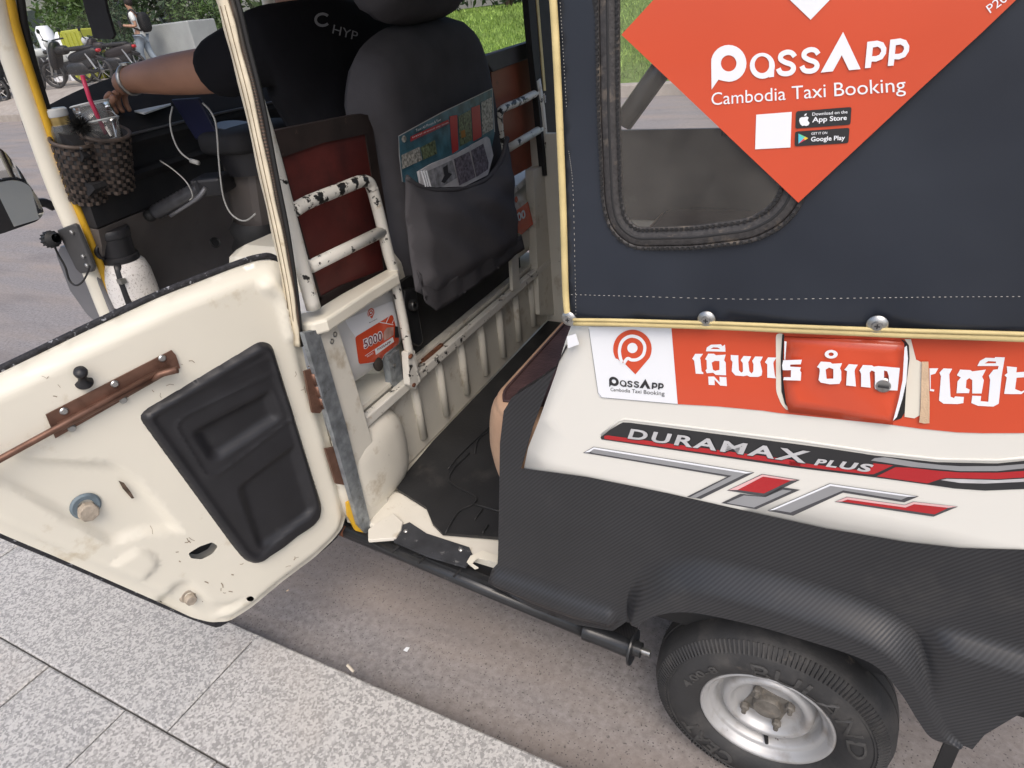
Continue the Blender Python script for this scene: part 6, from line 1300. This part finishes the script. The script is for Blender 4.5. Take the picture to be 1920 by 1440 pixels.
# ================================================================== parked motorbikes on the far pavement
def motorbike(loc, rz, col, label, extra=None):
    R_ = rotm('Z', rz); T = lambda p: R_ @ np.array(p, float) + np.array(loc); TT = lambda V: [T(p) for p in V]
    t = thing('motorbike', label, 'motorbike', tuple(loc), 'motorbikes parked on the far pavement')
    pm = M('bike_' + '%d%d%d' % tuple(int(c * 99) for c in col), col, .45); ax_ = R_ @ np.array([0, 1., 0])
    for x in (-.62, .62):
        w_ = obj('wheel', *lathe([(.22, -.02), (.27, -.04), (.285, 0), (.27, .04), (.22, .02)], T((x, 0, .285)), ax_, 24, True), m_tyre, t, smooth=True)
        mb = MB()
        for a in range(0, 360, 45): mb.add(*tube([T((x, 0, .285)), T((x + .22 * math.cos(math.radians(a)), 0, .285 + .22 * math.sin(math.radians(a))))], .006, 5))
        mb.add(*lathe([(.05, -.05), (.05, .05)], T((x, 0, .285)), ax_, 12)); mb.build('spokes', m_steel, w_)
    V, Fc = blob((0, 0, 0), .40, .12, .13, 3); obj('body', TT([(p[0] - .32 + .0, p[1], p[2] + .62 + p[0] * -.15) for p in V]), Fc, pm, t, smooth=True)
    V, Fc = blob((0, 0, 0), .36, .12, .05, 3); obj('seat', TT([(p[0] - .25, p[1], p[2] + .78) for p in V]), Fc, m_black, t, smooth=True)
    V, Fc = blob((0, 0, 0), .18, .12, .10, 3); obj('fuel_tank', TT([(p[0] + .20, p[1], p[2] + .78) for p in V]), Fc, pm, t, smooth=True)
    V, Fc = blob((0, 0, 0), .10, .17, .30, 3); obj('front_shield', TT([(p[0] + .38 - (p[2]) * .3, p[1], p[2] + .68) for p in V]), Fc, pm, t, smooth=True)
    V, Fc = blob((0, 0, 0), .30, .13, .15, 3); obj('engine', TT([(p[0] - .08, p[1], p[2] + .38) for p in V]), Fc, m_blackmt, t, smooth=True)
    V, Fc = blob((0, 0, 0), .30, .10, .15, 3); obj('side_cover', TT([(p[0] - .30, p[1], p[2] + .50) for p in V]), Fc, m_blackmt, t, smooth=True)
    for s in (-1, 1): obj('swing_arm', *tube(TT([(-.05, s * .07, .34), (-.62, s * .07, .285)]), .022, 6), m_blackmt, t); obj('rear_shock', *tube(TT([(-.58, s * .10, .33), (-.45, s * .10, .66)]), .025, 8), m_steel, t)
    V, Fc = blob((0, 0, 0), .20, .07, .03, 3); obj('rear_mudguard', TT([(p[0] - .62, p[1], p[2] + .61 - max(0, -p[0]) * .5) for p in V]), Fc, m_black, t, smooth=True)
    obj('fork', *tube(TT([(.62, -.06, .285), (.44, -.06, .95)]), .025, 6), m_steel, t)
    obj('fork', *tube(TT([(.62, .06, .285), (.44, .06, .95)]), .025, 6), m_steel, t); obj('exhaust', *tube(TT([(.05, -.14, .26), (-.30, -.15, .28), (-.75, -.15, .36)]), [.025, .045, .05], 8), m_blackmt, t, smooth=True)
    obj('handlebar', *tube(smoothpath(TT([(.28, -.34, 1.02), (.38, -.15, 1.0), (.40, 0, .97), (.38, .15, 1.0), (.28, .34, 1.02)]), 4), .018, 6), m_blackmt, t, smooth=True)
    V, Fc = blob((0, 0, 0), .09, .10, .09, 2.5); obj('headlight', TT([(p[0] + .45, p[1], p[2] + .93) for p in V]), Fc, m_plrim, t, smooth=True)
    V, Fc = blob((0, 0, 0), .05, .07, .04, 2.5); obj('tail_light', TT([(p[0] - .73, p[1], p[2] + .70) for p in V]), Fc, m_redfoil, t, smooth=True)
    for s in (-1, 1): obj('mirror', *lathe([(0, 0), (.05, .005), (.05, .015), (0, .02)], T((.30, s * .33, 1.19)), R_ @ np.array([1., 0, 0]), 12), m_black, t); obj('mirror_stalk', *tube(TT([(.32, s * .26, 1.01), (.30, s * .33, 1.17)]), .008, 5), m_black, t)
    V, Fc = blob((0, 0, 0), .17, .06, .03, 3); obj('mudguard', TT([(p[0] + .62, p[1], p[2] + .60 - abs(p[0]) * .4) for p in V]), Fc, pm, t, smooth=True)
    return t
bk = [((-16.75, 9.75), 200, (.010, .010, .011), 'black motorbike standing foremost on the far pavement'), ((-18.2, 10.1), 215, (.50, .52, .50), 'pale grey motorbike parked between two black ones'), ((-19.5, 10.3), 207, (.03, .03, .035), 'black motorbike parked beside the pale grey one'), ((-19.3, 8.75), 195, (.045, .04, .045), 'dark motorbike parked alone near the far kerb'), ((-17.5, 11.2), 205, (.025, .02, .02), 'black motorbike parked in front of the yellow crate'), ((-18.3, 9.15), 190, (.06, .06, .065), 'dark grey motorbike parked near the kerb beside the foremost one')]
for (x, y_), rz, c_, lb in bk: motorbike((x, y_, FZ(y_) + .0), rz, c_, lb)
# yellow crate, white drums by the bikes
m_ycr = M('yellow_green_plastic', (.40, .42, .05), .5); 
ct = thing('plastic_crate', 'yellow green plastic crate standing behind the motorbikes', 'crate', (-19.6, 12.0, FZ(12.2))); obj('crate_body', *box((-19.6, 12.0, FZ(12.2) + .62), (.9, .6, 1.24)), m_ycr, ct, bevel=.03)
for i in range(4): obj('crate_rib', *box((-19.9 + i * .2, 11.685, FZ(12.2) + .62), (.05, .03, 1.1)), m_ycr, ct)
for x, lb in ((-21.6, 'white plastic drum standing beside the yellow crate'), (-20.8, 'shorter white plastic drum next to the crate')):
    h_ = 1.45 if x < -21 else 1.25; tag(obj('plastic_drum', *lathe([(0, 0), (.22, 0), (.23, .05), (.23, h_ * .3), (.24, h_ * .32), (.23, h_ * .34), (.23, h_ * .9), (.15, h_), (0, h_)], (x, 12.3, FZ(12.3)), (0, 0, 1), 20), m_white, smooth='auto'), lb, 'drum')
# ================================================================== litter
mb = at(657, 1253, 2, SZ + .004); tag(obj('cigarette_butt', *tube([mb + np.array([-.012, .004, 0]), mb + np.array([.006, -.002, 0]), mb + np.array([.012, -.004, 0])], [.0035, .0035, .003], 8), M('butt_paper', (.62, .55, .45), .9)), 'cigarette butt lying on the kerb edge', 'litter')
q = [at(a, b, 2, .002) for a, b in [(756, 1219), (762, 1213), (768, 1214), (763, 1222)]]; V, Fc = solid(q, (0, 0, 1), .001); tag(obj('paper_scrap', V, Fc, m_white), 'tiny white paper scrap on the dusty road', 'litter')
# black strap hanging under the rear corner
pst = at(1785, 1395, 1, .0); obj('mudflap_strap', *box((pst[0], .0, pst[2] - .09), (.022, .004, .20)), m_black, RK)
